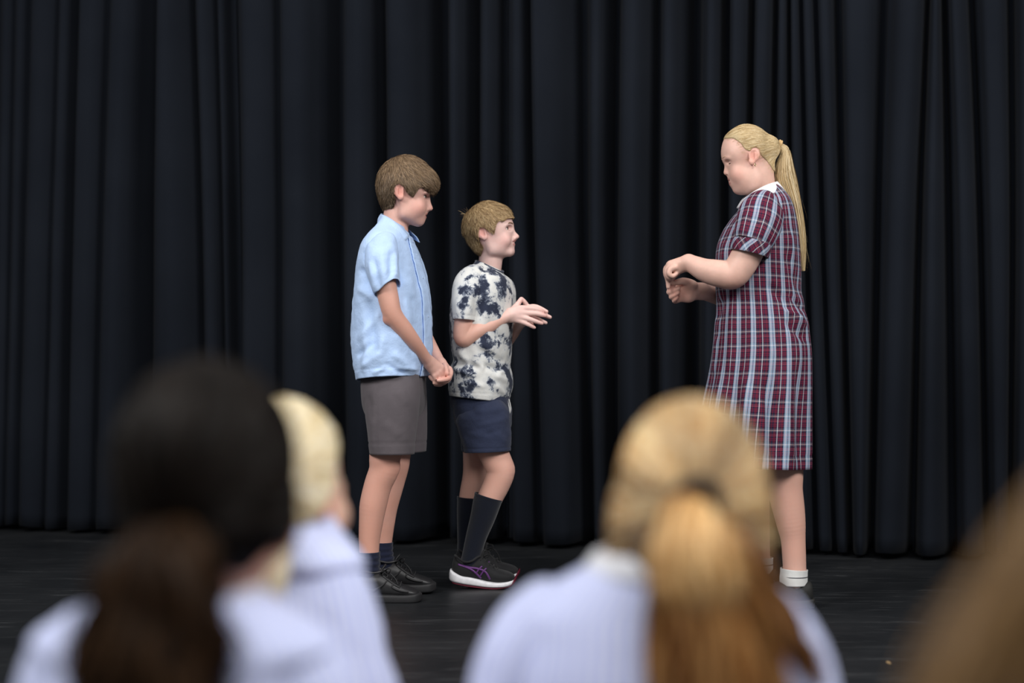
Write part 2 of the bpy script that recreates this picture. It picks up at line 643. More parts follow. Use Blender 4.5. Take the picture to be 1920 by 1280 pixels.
# ------------------------------------------------------------------ the stage
def make_floor():
    m, nt, b = new_mat('black_stage_floor')
    v = obj_coord(nt)
    base = noise(nt, v, 2.2, 6, 0.6)
    r = ramp(nt, base.outputs[0], [(0.3, (0.010, 0.0112, 0.0128, 1)), (0.7, (0.0175, 0.019, 0.0212, 1))])
    # scuffs: thin streaks in several directions
    acc = None
    for ang, sx, sy, sc, lo, hi in ((0.25, 1.0, 9, 2.6, 0.59, 0.72), (-0.6, 1.0, 10, 2.2, 0.60, 0.72), (1.2, 1.0, 9, 2.2, 0.60, 0.72)):
        mp = nd(nt, 'ShaderNodeMapping')
        mp.inputs['Rotation'].default_value = (0, 0, ang)
        mp.inputs['Scale'].default_value = (sx, sy, 1)
        nt.links.new(v, mp.inputs['Vector'])
        n = noise(nt, mp.outputs[0], sc, 5, 0.65, 0.6)
        rr = ramp(nt, n.outputs[0], [(lo, (0, 0, 0, 1)), (hi, (1, 1, 1, 1))])
        if acc is None:
            acc = rr.outputs[0]
        else:
            mx = nd(nt, 'ShaderNodeMath', operation='MAXIMUM')
            nt.links.new(acc, mx.inputs[0]); nt.links.new(rr.outputs[0], mx.inputs[1])
            acc = mx.outputs[0]
    fine = noise(nt, v, 40, 4)
    mul = nd(nt, 'ShaderNodeMath', operation='MULTIPLY')
    nt.links.new(acc, mul.inputs[0]); nt.links.new(fine.outputs[0], mul.inputs[1])
    mix = nd(nt, 'ShaderNodeMixRGB')
    mix.inputs['Color2'].default_value = (0.085, 0.088, 0.092, 1)
    nt.links.new(mul.outputs[0], mix.inputs['Fac'])
    nt.links.new(r.outputs[0], mix.inputs['Color1'])
    # dusty specks
    vo = nd(nt, 'ShaderNodeTexVoronoi', Scale=9.0)
    nt.links.new(v, vo.inputs['Vector'])
    sp = ramp(nt, vo.outputs['Distance'], [(0.0, (0.5, 0.5, 0.5, 1)), (0.03, (0, 0, 0, 1))])
    mix2 = nd(nt, 'ShaderNodeMixRGB')
    mix2.inputs['Color2'].default_value = (0.16, 0.15, 0.13, 1)
    nt.links.new(sp.outputs[0], mix2.inputs['Fac'])
    nt.links.new(mix.outputs[0], mix2.inputs['Color1'])
    nt.links.new(mix2.outputs[0], b.inputs['Base Color'])
    rg = ramp(nt, base.outputs[0], [(0.3, (0.36, 0.36, 0.36, 1)), (0.7, (0.5, 0.5, 0.5, 1))])
    nt.links.new(rg.outputs[0], b.inputs['Roughness'])
    b.inputs['Specular IOR Level'].default_value = 0.32
    add_bump(nt, b, fine.outputs[0], 0.08, 0.002)
    # a subdivided slab
    V = [(-7, -2.5, 0), (7, -2.5, 0), (7, 9, 0), (-7, 9, 0), (-7, -2.5, -0.08), (7, -2.5, -0.08), (7, 9, -0.08), (-7, 9, -0.08)]
    F = [(0, 1, 2, 3), (4, 7, 6, 5), (0, 4, 5, 1), (1, 5, 6, 2), (2, 6, 7, 3), (3, 7, 4, 0)]
    ob = mesh_obj('floor', V, F, m, smooth=False)
    tag(ob, 'scuffed matt black stage floor', None, None, 'structure')
    m2 = plain('dark_wall_paint', (0.012, 0.012, 0.014, 1), 0.8, 0.2)
    V = [(-7, 8.6, -0.08), (7, 8.6, -0.08), (7, 8.6, 5), (-7, 8.6, 5), (-7, 8.8, -0.08), (7, 8.8, -0.08), (7, 8.8, 5), (-7, 8.8, 5)]
    F = [(3, 2, 1, 0), (4, 5, 6, 7), (0, 1, 5, 4), (1, 2, 6, 5), (2, 3, 7, 6), (3, 0, 4, 7)]
    ob = mesh_obj('wall_back', V, F, m2, smooth=False)
    tag(ob, 'dark wall behind the black stage curtains', None, None, 'structure')

make_floor()

def make_curtains():
    m, nt, b = new_mat('black_wool_drape')
    v = obj_coord(nt)
    n = noise(nt, v, 1.3, 4)
    r = ramp(nt, n.outputs[0], [(0.3, (0.0082, 0.0102, 0.0148, 1)), (0.7, (0.0118, 0.0144, 0.0202, 1))])
    nt.links.new(r.outputs[0], b.inputs['Base Color'])
    b.inputs['Roughness'].default_value = 0.95
    b.inputs['Specular IOR Level'].default_value = 0.05
    b.inputs['Sheen Weight'].default_value = 0.02
    add_bump(nt, b, noise(nt, v, 700, 2).outputs[0], 0.12, 0.001)
    # standing folds read off the photograph (pixel columns where each one catches the light)
    folds = [(0, 24), (28, 52), (60, 105), (110, 132), (152, 198), (206, 252), (305, 372), (386, 414), (424, 437), (469, 532), (538, 600), (655, 708),
             (734, 797), (848, 874), (904, 938), (967, 1006), (1014, 1078), (1112, 1134), (1163, 1214), (1239, 1270), (1319, 1352), (1368, 1405), (1415, 1450),
             (1462, 1484), (1492, 1515), (1522, 1546), (1553, 1580), (1592, 1640), (1656, 1720), (1730, 1772), (1790, 1832), (1846, 1890)]
    rng = np.random.default_rng(3)
    x = -8
    while x > -900:
        w = rng.uniform(22, 60); folds.insert(0, (x - w, x)); x -= w + rng.uniform(5, 35)
    x = 1900
    while x < 2900:
        w = rng.uniform(22, 60); folds.append((x, x + w)); x += w + rng.uniform(5, 35)
    def base(px):
        a = (np.asarray(px, float) - 960) / FPX
        Y = 6.64 / (1 + 0.25 * a)
        return a * Y, Y
    nrm = np.array([-0.2425, -0.970]); tan = np.array([0.970, -0.2425])
    rows = 64
    ztop = 4.3
    Z = ztop * np.linspace(0, 1, rows)
    cuts = [-1e9, 452, 954, 1488, 1e9]
    labels = ['black stage curtain panel at the far left of the photo',
              'black stage curtain panel hanging behind the person in the light blue shirt',
              'black stage curtain panel between the tie-dye shirt person and the plaid dress person',
              'black stage curtain panel at the right, behind and beyond the plaid dress person']
    for gi in range(4):
        g = [f for f in folds if cuts[gi] < (f[0] + f[1]) / 2 < cuts[gi + 1]]
        x_lo = max(cuts[gi] + 1.5, folds[0][0] - 20); x_hi = min(cuts[gi + 1] - 1.5, folds[-1][1] + 20)
        cols = [(x_lo, 0.0)]
        for i, (a_, b_) in enumerate(g):
            w = (b_ - a_) / FPX * 6.6
            A = min(0.17, 0.035 + w * 0.75)
            cols.append((a_ - 1.5, 0.004))
            for t in np.linspace(0, 1, 12 if w > 0.07 else 8):
                tt = t ** 0.72
                prof = (1 - abs(2 * tt - 1) ** 2.6) ** 0.75 * 0.97 + 0.03
                cols.append((a_ + (b_ - a_) * t, A * prof * (1 + 0.03 * math.sin(t * 8 + i))))
            nx = g[i + 1][0] if i + 1 < len(g) else x_hi
            gap = nx - b_
            if gap > 9:
                deep = 0.03 + 1.35 * gap / FPX * 6.6      # cloth folded back into a deep V
                for u in np.linspace(0.12, 0.88, 7 if gap > 24 else 3):
                    v_ = 1 - abs(2 * (u ** 1.15) - 1)
                    cols.append((b_ + gap * u, -deep * v_ ** 1.1))
        cols.append((x_hi, 0.0))
        cols = sorted(c for c in cols if x_lo <= c[0] <= x_hi)
        C = np.array([c[0] for c in cols]); D = np.array([c[1] for c in cols])
        bx, by = base(C)
        n = len(C)
        def nz(sx, zz, seed):
            return vnoise(np.stack([np.broadcast_to(C * sx, (rows, n)), np.broadcast_to(zz, (rows, n)), np.full((rows, n), seed)], -1))
        Zc = Z[:, None]
        hem = 0.012 + 0.03 * (0.5 + 0.5 * vnoise(np.stack([C / 60.0, np.zeros(n), np.full(n, 3.3)], 1)))
        Zg = hem[None] + Zc * (1 - hem[None] / ztop)
        amp = 1.0 + 0.30 * nz(1 / 60.0, Zc * 0.45, 0.3)
        shift = nz(1 / 130.0, Zc * 0.0, 5.1) * 0.045 * (Zc - 1.2) + 0.012 * nz(1 / 90.0, Zc * 0.7, 7.3)
        seam = -0.004 * np.exp(-((Zg - hem[None] - 0.085) / 0.012) ** 2)
        dd = D[None] * amp + seam + 0.004 * nz(1 / 22.0, Zc * 2.0, 2.2)
        X = bx[None] + nrm[0] * dd + tan[0] * shift
        Y = by[None] + nrm[1] * dd + tan[1] * shift
        G = np.stack([X, Y, Zg], -1)
        ob = loft_mesh('stage_curtain', G, m, None, wrap=False, flip=False)
        solidify(ob, 0.004, 0)
        tag(ob, labels[gi], 'curtain', 'black stage curtains')

make_curtains()

def make_tape_scrap():
    p = wp(1666, 1240, CAM_H * FPX / (1240 - 690.0))
    m = plain('tan_tape', srgb(150, 125, 90), 0.7)
    a = np.array([[-0.004, -0.013], [0.001, -0.016], [0.005, -0.01], [0.0035, 0.006], [0.006, 0.014], [-0.003, 0.013], [-0.006, 0.002]])
    n = len(a)
    V = [(p[0] + q[0] , p[1] + q[1], 0.0002) for q in a] + [(p[0] + q[0], p[1] + q[1], 0.0016 + 0.001 * (i % 2)) for i, q in enumerate(a)]
    F = [tuple(range(n))[::-1], tuple(range(n, 2 * n))] + [(i, (i + 1) % n, n + (i + 1) % n, n + i) for i in range(n)]
    tag(mesh_obj('tape_scrap', V, F, m, smooth=False), 'small torn scrap of tan tape stuck to the floor at lower right', 'tape')

make_tape_scrap()
# ------------------------------------------------------------------ people: shared builders
SKIN_A = np.array(srgb(214, 164, 142)[:3])

def rotz(v, a):
    c, s = math.cos(a), math.sin(a)
    v = np.asarray(v, float)
    return np.stack([v[..., 0] * c - v[..., 1] * s, v[..., 0] * s + v[..., 1] * c, v[..., 2]], -1)

class Person:
    """pixel-measured figure standing in the upright plane y = Y"""
    def __init__(s, Y, label, base_px, group=None):
        s.Y = Y
        s.k = Y / FPX                          # metres per pixel at the figure
        b = wp(base_px[0], base_px[1], Y)
        s.root = empty('person', (b[0], Y, 0.0), label, 'person', group)

    def p(s, x, y, dy=0.0):
        return wp(x, y, s.Y + dy)

    def pts(s, rows):
        return np.array([s.p(r[0], r[1], r[2]) for r in rows])

    def limb(s, F, rows, k=0.008, flat=None):
        """rows: px, py, dy(m), radius(px)"""
        F.chain(s.pts(rows), [r[3] * s.k for r in rows], k, flat=flat)

    def ring_loft(s, rings, n=96, per=10, dy=0.0, yaw=0.0, ex=2.3):
        """rings: (back px, back py, front px, front py, half width m) -> grid, first ring on top"""
        R = crom(np.array([tuple(r[:5]) for r in rings], float), per)
        th = np.linspace(0, 2 * np.pi, n, endpoint=False)
        c, sn = np.cos(th), np.sin(th)
        cc = np.sign(c) * np.abs(c) ** (2 / ex)
        ss = np.sign(sn) * np.abs(sn) ** (2 / ex)
        B = wp(R[:, 0], R[:, 1], s.Y + dy)
        Fp = wp(R[:, 2], R[:, 3], s.Y + dy)
        C = (B + Fp) / 2
        e = (Fp - B) / 2
        el = np.linalg.norm(e, axis=1)
        w = R[:, 4]
        sy = math.sin(yaw)
        a = np.sqrt(np.maximum(el ** 2 - (w * sy) ** 2, (0.35 * el) ** 2)) / math.cos(yaw)
        fwd = unit(e)
        A = fwd.copy()
        A = A * math.cos(yaw) + np.array([0, -1.0, 0]) * sy
        Bv = np.array([0, 1.0, 0]) * math.cos(yaw) + fwd * sy
        G = C[:, None] + (a[:, None] * cc)[..., None] * A[:, None] + (w[:, None] * ss)[..., None] * Bv[:, None]
        return G

def strokes(G, folds, wrap=True, near=True):
    """press drawn folds (photo pixels) into the camera side of a grid; fold: x0,y0,x1,y1,width px,amp mm"""
    N = outward(G, grid_normals(G, wrap))
    px, py = proj(G)
    d = np.zeros(G.shape[:2])
    for x0, y0, x1, y1, w, amp in folds:
        ex, ey = x1 - x0, y1 - y0
        L2 = ex * ex + ey * ey
        t = ((px - x0) * ex + (py - y0) * ey) / L2
        tc = np.clip(t, 0, 1)
        dist = np.hypot(px - x0 - tc * ex, py - y0 - tc * ey)
        d += amp * 0.001 * np.exp(-(dist / w) ** 2) * np.clip(1.15 - np.abs(2 * tc - 1) ** 3, 0, 1)
    if near:
        d *= np.clip(0.35 - N[..., 1], 0, 0.6) / 0.6
    return G + N * d[..., None]

def wrinkle(G, scale, amp, stretch=(1, 1, 1), wrap=True, seed=0.0, fade=None):
    N = outward(G, grid_normals(G, wrap))
    d = vnoise(G * scale * np.array(stretch) + seed) + 0.5 * vnoise(G * scale * 2.1 * np.array(stretch) + seed + 9)
    d = d * amp
    if fade is not None:
        d = d * fade[:, None]
    return G + N * d[..., None]

def arc_uv(G, scale_u=1.0):
    """uv in metres: u around (measured on the mean ring), v down"""
    M, N = G.shape[:2]
    ring = np.linalg.norm(np.diff(np.concatenate([G, G[:, :1]], 1), axis=1), axis=2).sum(1)
    circ = np.median(ring)
    u = np.linspace(0, circ, N + 1)
    v = np.concatenate([[0], np.cumsum(np.linalg.norm(np.diff(G.mean(1), axis=0), axis=1))])
    F = grid_faces(M, N, True)
    i, j = np.meshgrid(np.arange(M - 1), np.arange(N), indexing='ij')
    uv = np.stack([np.stack([u[j], v[i]], -1), np.stack([u[j + 1], v[i]], -1),
                   np.stack([u[j + 1], v[i + 1]], -1), np.stack([u[j], v[i + 1]], -1)], 2).reshape(-1, 4, 2)
    return uv

def quad_loft(name, G, mat, parent, uv=None, thick=0.0025):
    """wrapped loft, per-corner uv, outward faces"""
    M, N = G.shape[:2]
    V = G.reshape(-1, 3)
    F = grid_faces(M, N, True)
    fn = np.cross(V[F[:, 1]] - V[F[:, 0]], V[F[:, 2]] - V[F[:, 0]])
    rc = np.repeat(G.mean(1), N, axis=0)[F[:, 0]]
    if ((V[F].mean(1) - rc) * fn).sum() < 0:
        F = F[:, ::-1]
        if uv is not None:
            uv = uv[:, ::-1]
    ob = mesh_obj(name, V, F, mat, parent, uv=None if uv is None else uv.reshape(-1, 2))
    if thick:
        solidify(ob, thick)
    return ob

# ---------------------------------------------------------------- heads
# side-view landmarks of the first head, in photo pixels; other heads are mapped from these
CANON = dict(E=(750, 364), N=(807, 371), C=(789, 421))

def affine_from(src, dst):
    A = np.array([[x, y, 1] for x, y in src], float)
    B = np.array(dst, float)
    return np.linalg.solve(A, B)

def build_head(F, P, lm=None, over=None, hy=0.0, yaw=0.0, wide=1.0, socket=1.0):
    """sculpt a head into field F. lm: ear, nasion, chin pixels. returns dict of world points"""
    T = affine_from([CANON['E'], CANON['N'], CANON['C']], [lm['E'], lm['N'], lm['C']]) if lm else np.array([[1, 0], [0, 1], [0, 0.]])
    k = P.k
    sc = np.sqrt(abs(np.linalg.det(T[:2])))
    fwd = np.sign(lm['N'][0] - lm['E'][0]) if lm else 1.0
    over = over or {}
    pivot = P.p(*(np.array([757, 360, 1]) @ T), hy)
    def q(name, x, y, lat=0.0):
        if name in over:
            o = over[name]
            x, y = o[0], o[1]
        else:
            x, y = np.array([x, y, 1]) @ T
        w = P.p(x, y, hy)
        d = w - pivot
        d[1] += lat * P.k * sc * wide
        # yaw > 0 turns the face towards the camera
        return pivot + rotz(d, -yaw * fwd)
    # local axes: forward, lateral, up
    f2 = np.array([1.0, 0.0]) @ T[:2]; u2 = np.array([0.0, -1.0]) @ T[:2]
    fx = unit(np.array([f2[0], 0, -f2[1]])); uz = unit(np.cross(fx, np.array([0, 1.0, 0])))
    if uz[2] < 0: uz = -uz
    fx = rotz(fx, -yaw * fwd); uz = rotz(uz, -yaw * fwd)
    ly = rotz(np.array([0.0, 1.0, 0.0]), -yaw * fwd)
    R = np.stack([fx, ly, uz])
    s = k * sc
    def r(a, b, c):
        return np.array([a, b * wide, c]) * s
    W = {}
    # skull and face masses
    F.ell(q('skull', 758, 349), r(47, 39, 49), R, 0.012)
    F.ell(q('brow0', 784, 356), r(22, 32, 26), R, 0.012)
    F.ell(q('face', 777, 388), r(25, 31, 34), R, 0.015)
    for sd in (-1, 1):
        F.cone(q('jawang', 760, 402, sd * 23), q('chinside', 784, 415, sd * 6), 10 * s, 8.5 * s, 0.014)
        F.cone(q('jawtop', 758, 380, sd * 27), q('jawang', 760, 402, sd * 23), 9 * s, 10 * s, 0.012)
        F.ell(q('cheek', 785, 391, sd * 18.5), r(13, 12, 14), R, 0.014)
        F.ell(q('cheek2', 771, 396, sd * 19), r(15, 13, 17), R, 0.014)
        F.ell(q('brow', 799, 364.5, sd * 13), r(7, 14, 4.6) * (0.5 + 0.5 * socket), R, 0.010)
    F.ell(q('muzzle', 789, 404), r(10, 14, 12), R, 0.010)
    F.ell(q('chin', 786.5, 414.5), r(8.8, 10, 8.5), R, 0.008)
    # eye sockets and lids
    for sd in (-1, 1):
        F.ell(q('socket', 804.2, 371.5, sd * 18.5), r(8.8, 12.5, 5.0) * socket, R, 0.008, 'cut')
    for sd in (-1, 1):
        e = q('eye', 792.4, 371, sd * 15.5)
        W['eye%d' % sd] = e
        F.ell(e, r(6.6, 6.9, 6.6), R, 0.003)
    # nose
    F.chain([q('nb0', 797, 373), q('nb1', 798, 383), q('nb2', 798.5, 392)], [5.5 * s, 6.5 * s, 7 * s], 0.008)
    F.chain([q('nasion', 801.5, 370), q('nmid', 803.6, 381), q('ntip', 807.2, 390.5)], [4.8 * s, 4.6 * s, 4.6 * s], 0.007)
    W['ntip'] = q('ntip', 807.2, 390.5)
    for sd in (-1, 1):
        F.ell(q('ala', 801.5, 393, sd * 5.6), r(4.8, 3.4, 3.6), R, 0.004)
        F.ell(q('nostril', 804.5, 396.6, sd * 3.4), r(2.2, 1.7, 1.6), R, 0.002, 'cut')
    # lips
    F.ell(q('ulip', 796.6, 401.6), r(4.2, 10, 2.7), R, 0.004)
    F.ell(q('llip', 795.0, 407.4), r(4.0, 8.6, 2.9), R, 0.004)
    W['mouth'] = q('mouth', 797.4, 404.5)
    for sd in (-1, 1):
        W['corner%d' % sd] = q('corner', 791.5, 402.8, sd * 12.5)
    F.cone(W['corner-1'], q('mouth', 799.0, 404.5, -5), 0.8 * s, 1.2 * s, 0.0025, 'cut')
    F.cone(q('mouth', 799.0, 404.5, -5), q('mouth', 799.0, 404.5, 5), 1.2 * s, 1.2 * s, 0.0025, 'cut')
    F.cone(q('mouth', 799.0, 404.5, 5), W['corner1'], 1.2 * s, 0.8 * s, 0.0025, 'cut')
    # ears
    for sd in (-1, 1):
        c = q('ear', 750.5, 364.5, sd * 41.5)
        ang = 0.16 * sd
        # ear plane: opens backwards and outwards, tilted like the ear in the photo
        eu = unit(uz * math.cos(0.14) - fx * math.sin(0.14))
        ef = unit(fx * math.cos(ang * sd) - ly * sd * math.sin(abs(ang)))
        en = unit(np.cross(eu, ef))
        ef = np.cross(en, eu)
        if (en * ly * sd).sum() < 0: en = -en
        RE = np.stack([ef, en, eu])
        F.ell(c + eu * 2.5 * s, r(11, 3.2, 13), RE, 0.003)
        F.ell(c - eu * 9 * s + ef * 2.5 * s, r(6.5, 2.8, 7), RE, 0.004)
        F.ell(c + eu * 3.5 * s + en * 3.2 * s + ef * 2.2 * s, r(7.4, 4.2, 9.6), RE, 0.002, 'cut')
        F.ell(c - eu * 3 * s + en * 3.3 * s + ef * 3.0 * s, r(4.4, 4.2, 6), RE, 0.003, 'cut')
        F.cone(c + eu * 7 * s + en * 1.0 * s - ef * 1.0 * s, c - eu * 5 * s + en * 1.2 * s - ef * 3.0 * s, 1.5 * s, 1.5 * s, 0.003)
        W['ear%d' % sd] = c
        W['lobe%d' % sd] = c - eu * 15 * s + ef * 2 * s
    for nm, xy in (('cheekc', (786, 392)), ('chinc', (787, 416)), ('lipu', (799.5, 401.8)), ('lipl', (797.5, 407.2)), ('brow', (801, 362))):
        for sd in (-1, 0, 1):
            lat = {'cheekc': 26, 'brow': 13}.get(nm, 8) * sd
            W[nm + str(sd)] = q(nm, xy[0], xy[1], lat)
    W['q'] = q; W['R'] = R; W['s'] = s
    return W

def skin_colours(V, W, base, extra=(), lip=(0.46, 0.155, 0.14), flush=0.8):
    c = np.tile(np.asarray(base, float), (len(V), 1))
    c *= (1 + 0.05 * vnoise(V * 45))[:, None] * (1 + 0.03 * vnoise(V * 160 + 4))[:, None]
    def blend(pt, rad, colour, amt):
        nonlocal c
        d = np.linalg.norm(V - pt, axis=1)
        w = (amt * np.exp(-(d / rad) ** 2))[:, None]
        c = c * (1 - w) + np.asarray(colour) * w
    red = np.asarray(base) * np.array([1.02, 0.72, 0.70])
    if W:
        s = W['s']
        for sd in (-1, 1):
            blend(W['cheekc%d' % sd], 15 * s, red, 0.55 * flush)
            blend(W['ear%d' % sd], 15 * s, np.asarray(base) * np.array([0.98, 0.56, 0.52]), 0.75 * flush)
        blend(W['ntip'], 6 * s, red, 0.6 * flush)
        blend(W['chinc0'], 9 * s, red, 0.3 * flush)
        # lips: soft ellipsoid masks around the mouth line
        R = W['R']
        for nm, hgt in (('lipu0', 2.3), ('lipl0', 2.9)):
            L = (V - W[nm]) @ R.T / s
            m = (L[:, 0] / 6) ** 2 + (L[:, 1] / 11) ** 2 + (L[:, 2] / hgt) ** 2
            w = np.clip(1.4 - m, 0, 1)[:, None] * 0.75
            c = c * (1 - w) + np.asarray(lip) * w
        for sd in (-1, 1):
            blend(W['corner%d' % sd], 2.0 * s, np.asarray(lip) * 0.55, 0.7)
    for pt, rad, mul, amt in extra:
        blend(pt, rad, np.asarray(base) * np.asarray(mul), amt)
    return np.clip(c, 0, 1)

def eye_material():
    m, nt, b = new_mat('eye')
    v = obj_coord(nt)
    sx = nd(nt, 'ShaderNodeSeparateXYZ')
    nt.links.new(v, sx.inputs[0])
    r = ramp(nt, sx.outputs[0], [(0.0, srgb(225, 215, 208)), (0.80, srgb(225, 215, 208)), (0.83, srgb(70, 62, 55)), (0.93, srgb(92, 84, 76)), (0.95, (0.004, 0.004, 0.004, 1)), (1.0, (0.004, 0.004, 0.004, 1))])
    nt.links.new(r.outputs[0], b.inputs['Base Color'])
    b.inputs['Roughness'].default_value = 0.12
    return m
MAT_EYE = eye_material()
MAT_LASH = plain('lash', (0.03, 0.02, 0.014, 1), 0.7, 0.2)

def add_eyes(P, W, gaze_drop=0.0, open_=0.45, fwd=1.2, brow_col=(0.12, 0.07, 0.04, 1), brow_w=1.0, F=None, closed=False, lash=0.75):
    """eyeballs, lashes and eyebrows as children"""
    s, R = W['s'], W['R']
    fx, ly, uz = R
    for sd in (-1, 1):
        e = W['eye%d' % sd]
        # eyeball
        rad = 6.75 * s
        n1, n2 = 14, 20
        th = np.linspace(0, np.pi, n1); ph = np.linspace(0, 2 * np.pi, n2, endpoint=False)
        G = np.stack([np.cos(th)[:, None] * np.ones(n2), np.sin(th)[:, None] * np.cos(ph), np.sin(th)[:, None] * np.sin(ph)], -1)
        # only the slit between the lids stands proud: squeeze the ball to an almond in front
        ob = mesh_obj('eyeball', G.reshape(-1, 3), grid_faces(n1, n2), MAT_EYE, P.root)
        g = unit(fx * 1.0 - uz * gaze_drop + ly * sd * 0.12)
        up = unit(uz - g * (uz @ g)); lt = np.cross(up, g)
        M = Matrix(((g[0], lt[0], up[0], 0), (g[1], lt[1], up[1], 0), (g[2], lt[2], up[2], 0), (0, 0, 0, 1)))
        c = e + fx * fwd * s
        ob.matrix_basis = Matrix.Translation(c) @ M @ Matrix.Diagonal((rad, rad * 0.98, rad * open_, 1))
        # lash line on the upper lid
        pts = []
        for t in np.linspace(-1, 1, 7):
            a = t * 1.05 + 0.25 * sd
            if closed:
                b_ = 0.42 - 0.18 * t * t
                pts.append(e + (fx * math.cos(a) * math.cos(b_) + ly * math.sin(a) - uz * math.sin(b_)) * 6.9 * s)
                continue
            pts.append(c + fx * rad * 1.02 * math.cos(a) + ly * rad * 1.02 * math.sin(a) + uz * (rad * open_ * (0.85 - 0.55 * t * t)))
        cord('eyelashes', pts, lash * s, MAT_LASH, P.root, n=6, per=3, ref=tuple(uz), taper=True)
    q = W['q']
    mb = plain('eyebrow_hair', brow_col, 0.7, 0.2)
    for sd in (-1, 1):
        a = []
        for t in np.linspace(0, 1, 7):
            x = 806.8 - 0.8 * t - 3.2 * t * t
            a.append(q('browhair', x, 362.5 - 2.2 * math.sin(t * 2.4) + 1.6 * t, sd * (5 + 17.5 * t)))
        c = crom(np.array(a), 3)
        if F is not None:
            for _ in range(3):
                c = c - F.grad(c) * F.sample(c)[:, None]
        rr = 1.9 * brow_w * s * np.sqrt(np.clip(1.15 - np.linspace(-0.6, 1, len(c)) ** 2, 0.1, 1))
        G = tube_grid(np.column_stack([c, rr, rr * 0.55]), 8, tuple(fx))
        loft_mesh('eyebrow', G, mb, P.root, caps=(True, True))

# ---------------------------------------------------------------- hair
def hair_object(name, parent, cap, strands, colours, rng, cap_dark=0.75, label=None, tone=None, mat=None):
    """cap: (V, F) or None; strands: list of (paths, width). colours: list of rgb to pick from"""
    cols = np.array(colours)
    Vs, Fs, Cs, n = [], [], [], 0
    if cap is not None:
        V, F = cap
        Vs.append(V); Fs.append(F)
        t = (0.5 + 0.5 * vnoise(V * np.array([60, 60, 60])))[:, None]
        Cs.append((cols.mean(0) * cap_dark) * (0.8 + 0.4 * t) * (1 if tone is None else tone(V)[:, None])); n += len(V)
    for st in strands:
        paths, width = st[0], st[1]
        V, F, si = strands_mesh(paths, width, rng=rng, N=st[2] if len(st) > 2 else None)
        pick = cols[np.clip((rng.random(len(paths)) * len(cols)).astype(int), 0, len(cols) - 1)]
        if tone is not None:
            pick = pick * tone(paths[:, 0])[:, None]
        pick = pick * rng.uniform(0.85, 1.13, (len(paths), 1))
        Vs.append(V); Fs.append(F + n); Cs.append(pick[si]); n += len(V)
    ob = mesh_obj(name, np.vstack(Vs), np.vstack(Fs), mat or MAT_HAIR, parent, col=np.clip(np.vstack(Cs), 0, 1))
    if label: ob['label'] = label
    return ob

# ---------------------------------------------------------------- shoes
def shoe_sections(P, st, n=40, ex=2.6):
    """st rows: px, bottom py, top py, half width px, dy ; sections across the foot -> grid"""
    R = crom(np.array(st, float), 6)
    th = np.linspace(0, 2 * np.pi, n, endpoint=False)
    c, s_ = np.cos(th), np.sin(th)
    cc = np.sign(c) * np.abs(c) ** (2 / ex); ss = np.sign(s_) * np.abs(s_) ** (2 / ex)
    G = np.zeros((len(R), n, 3))
    for i, r in enumerate(R):
        b = P.p(r[0], r[1], r[4]); t = P.p(r[0], r[2], r[4])
        m = (b + t) / 2; h = (t - b) / 2
        G[i] = m + cc[:, None] * np.array([0, r[3] * P.k, 0]) + ss[:, None] * h
    return G
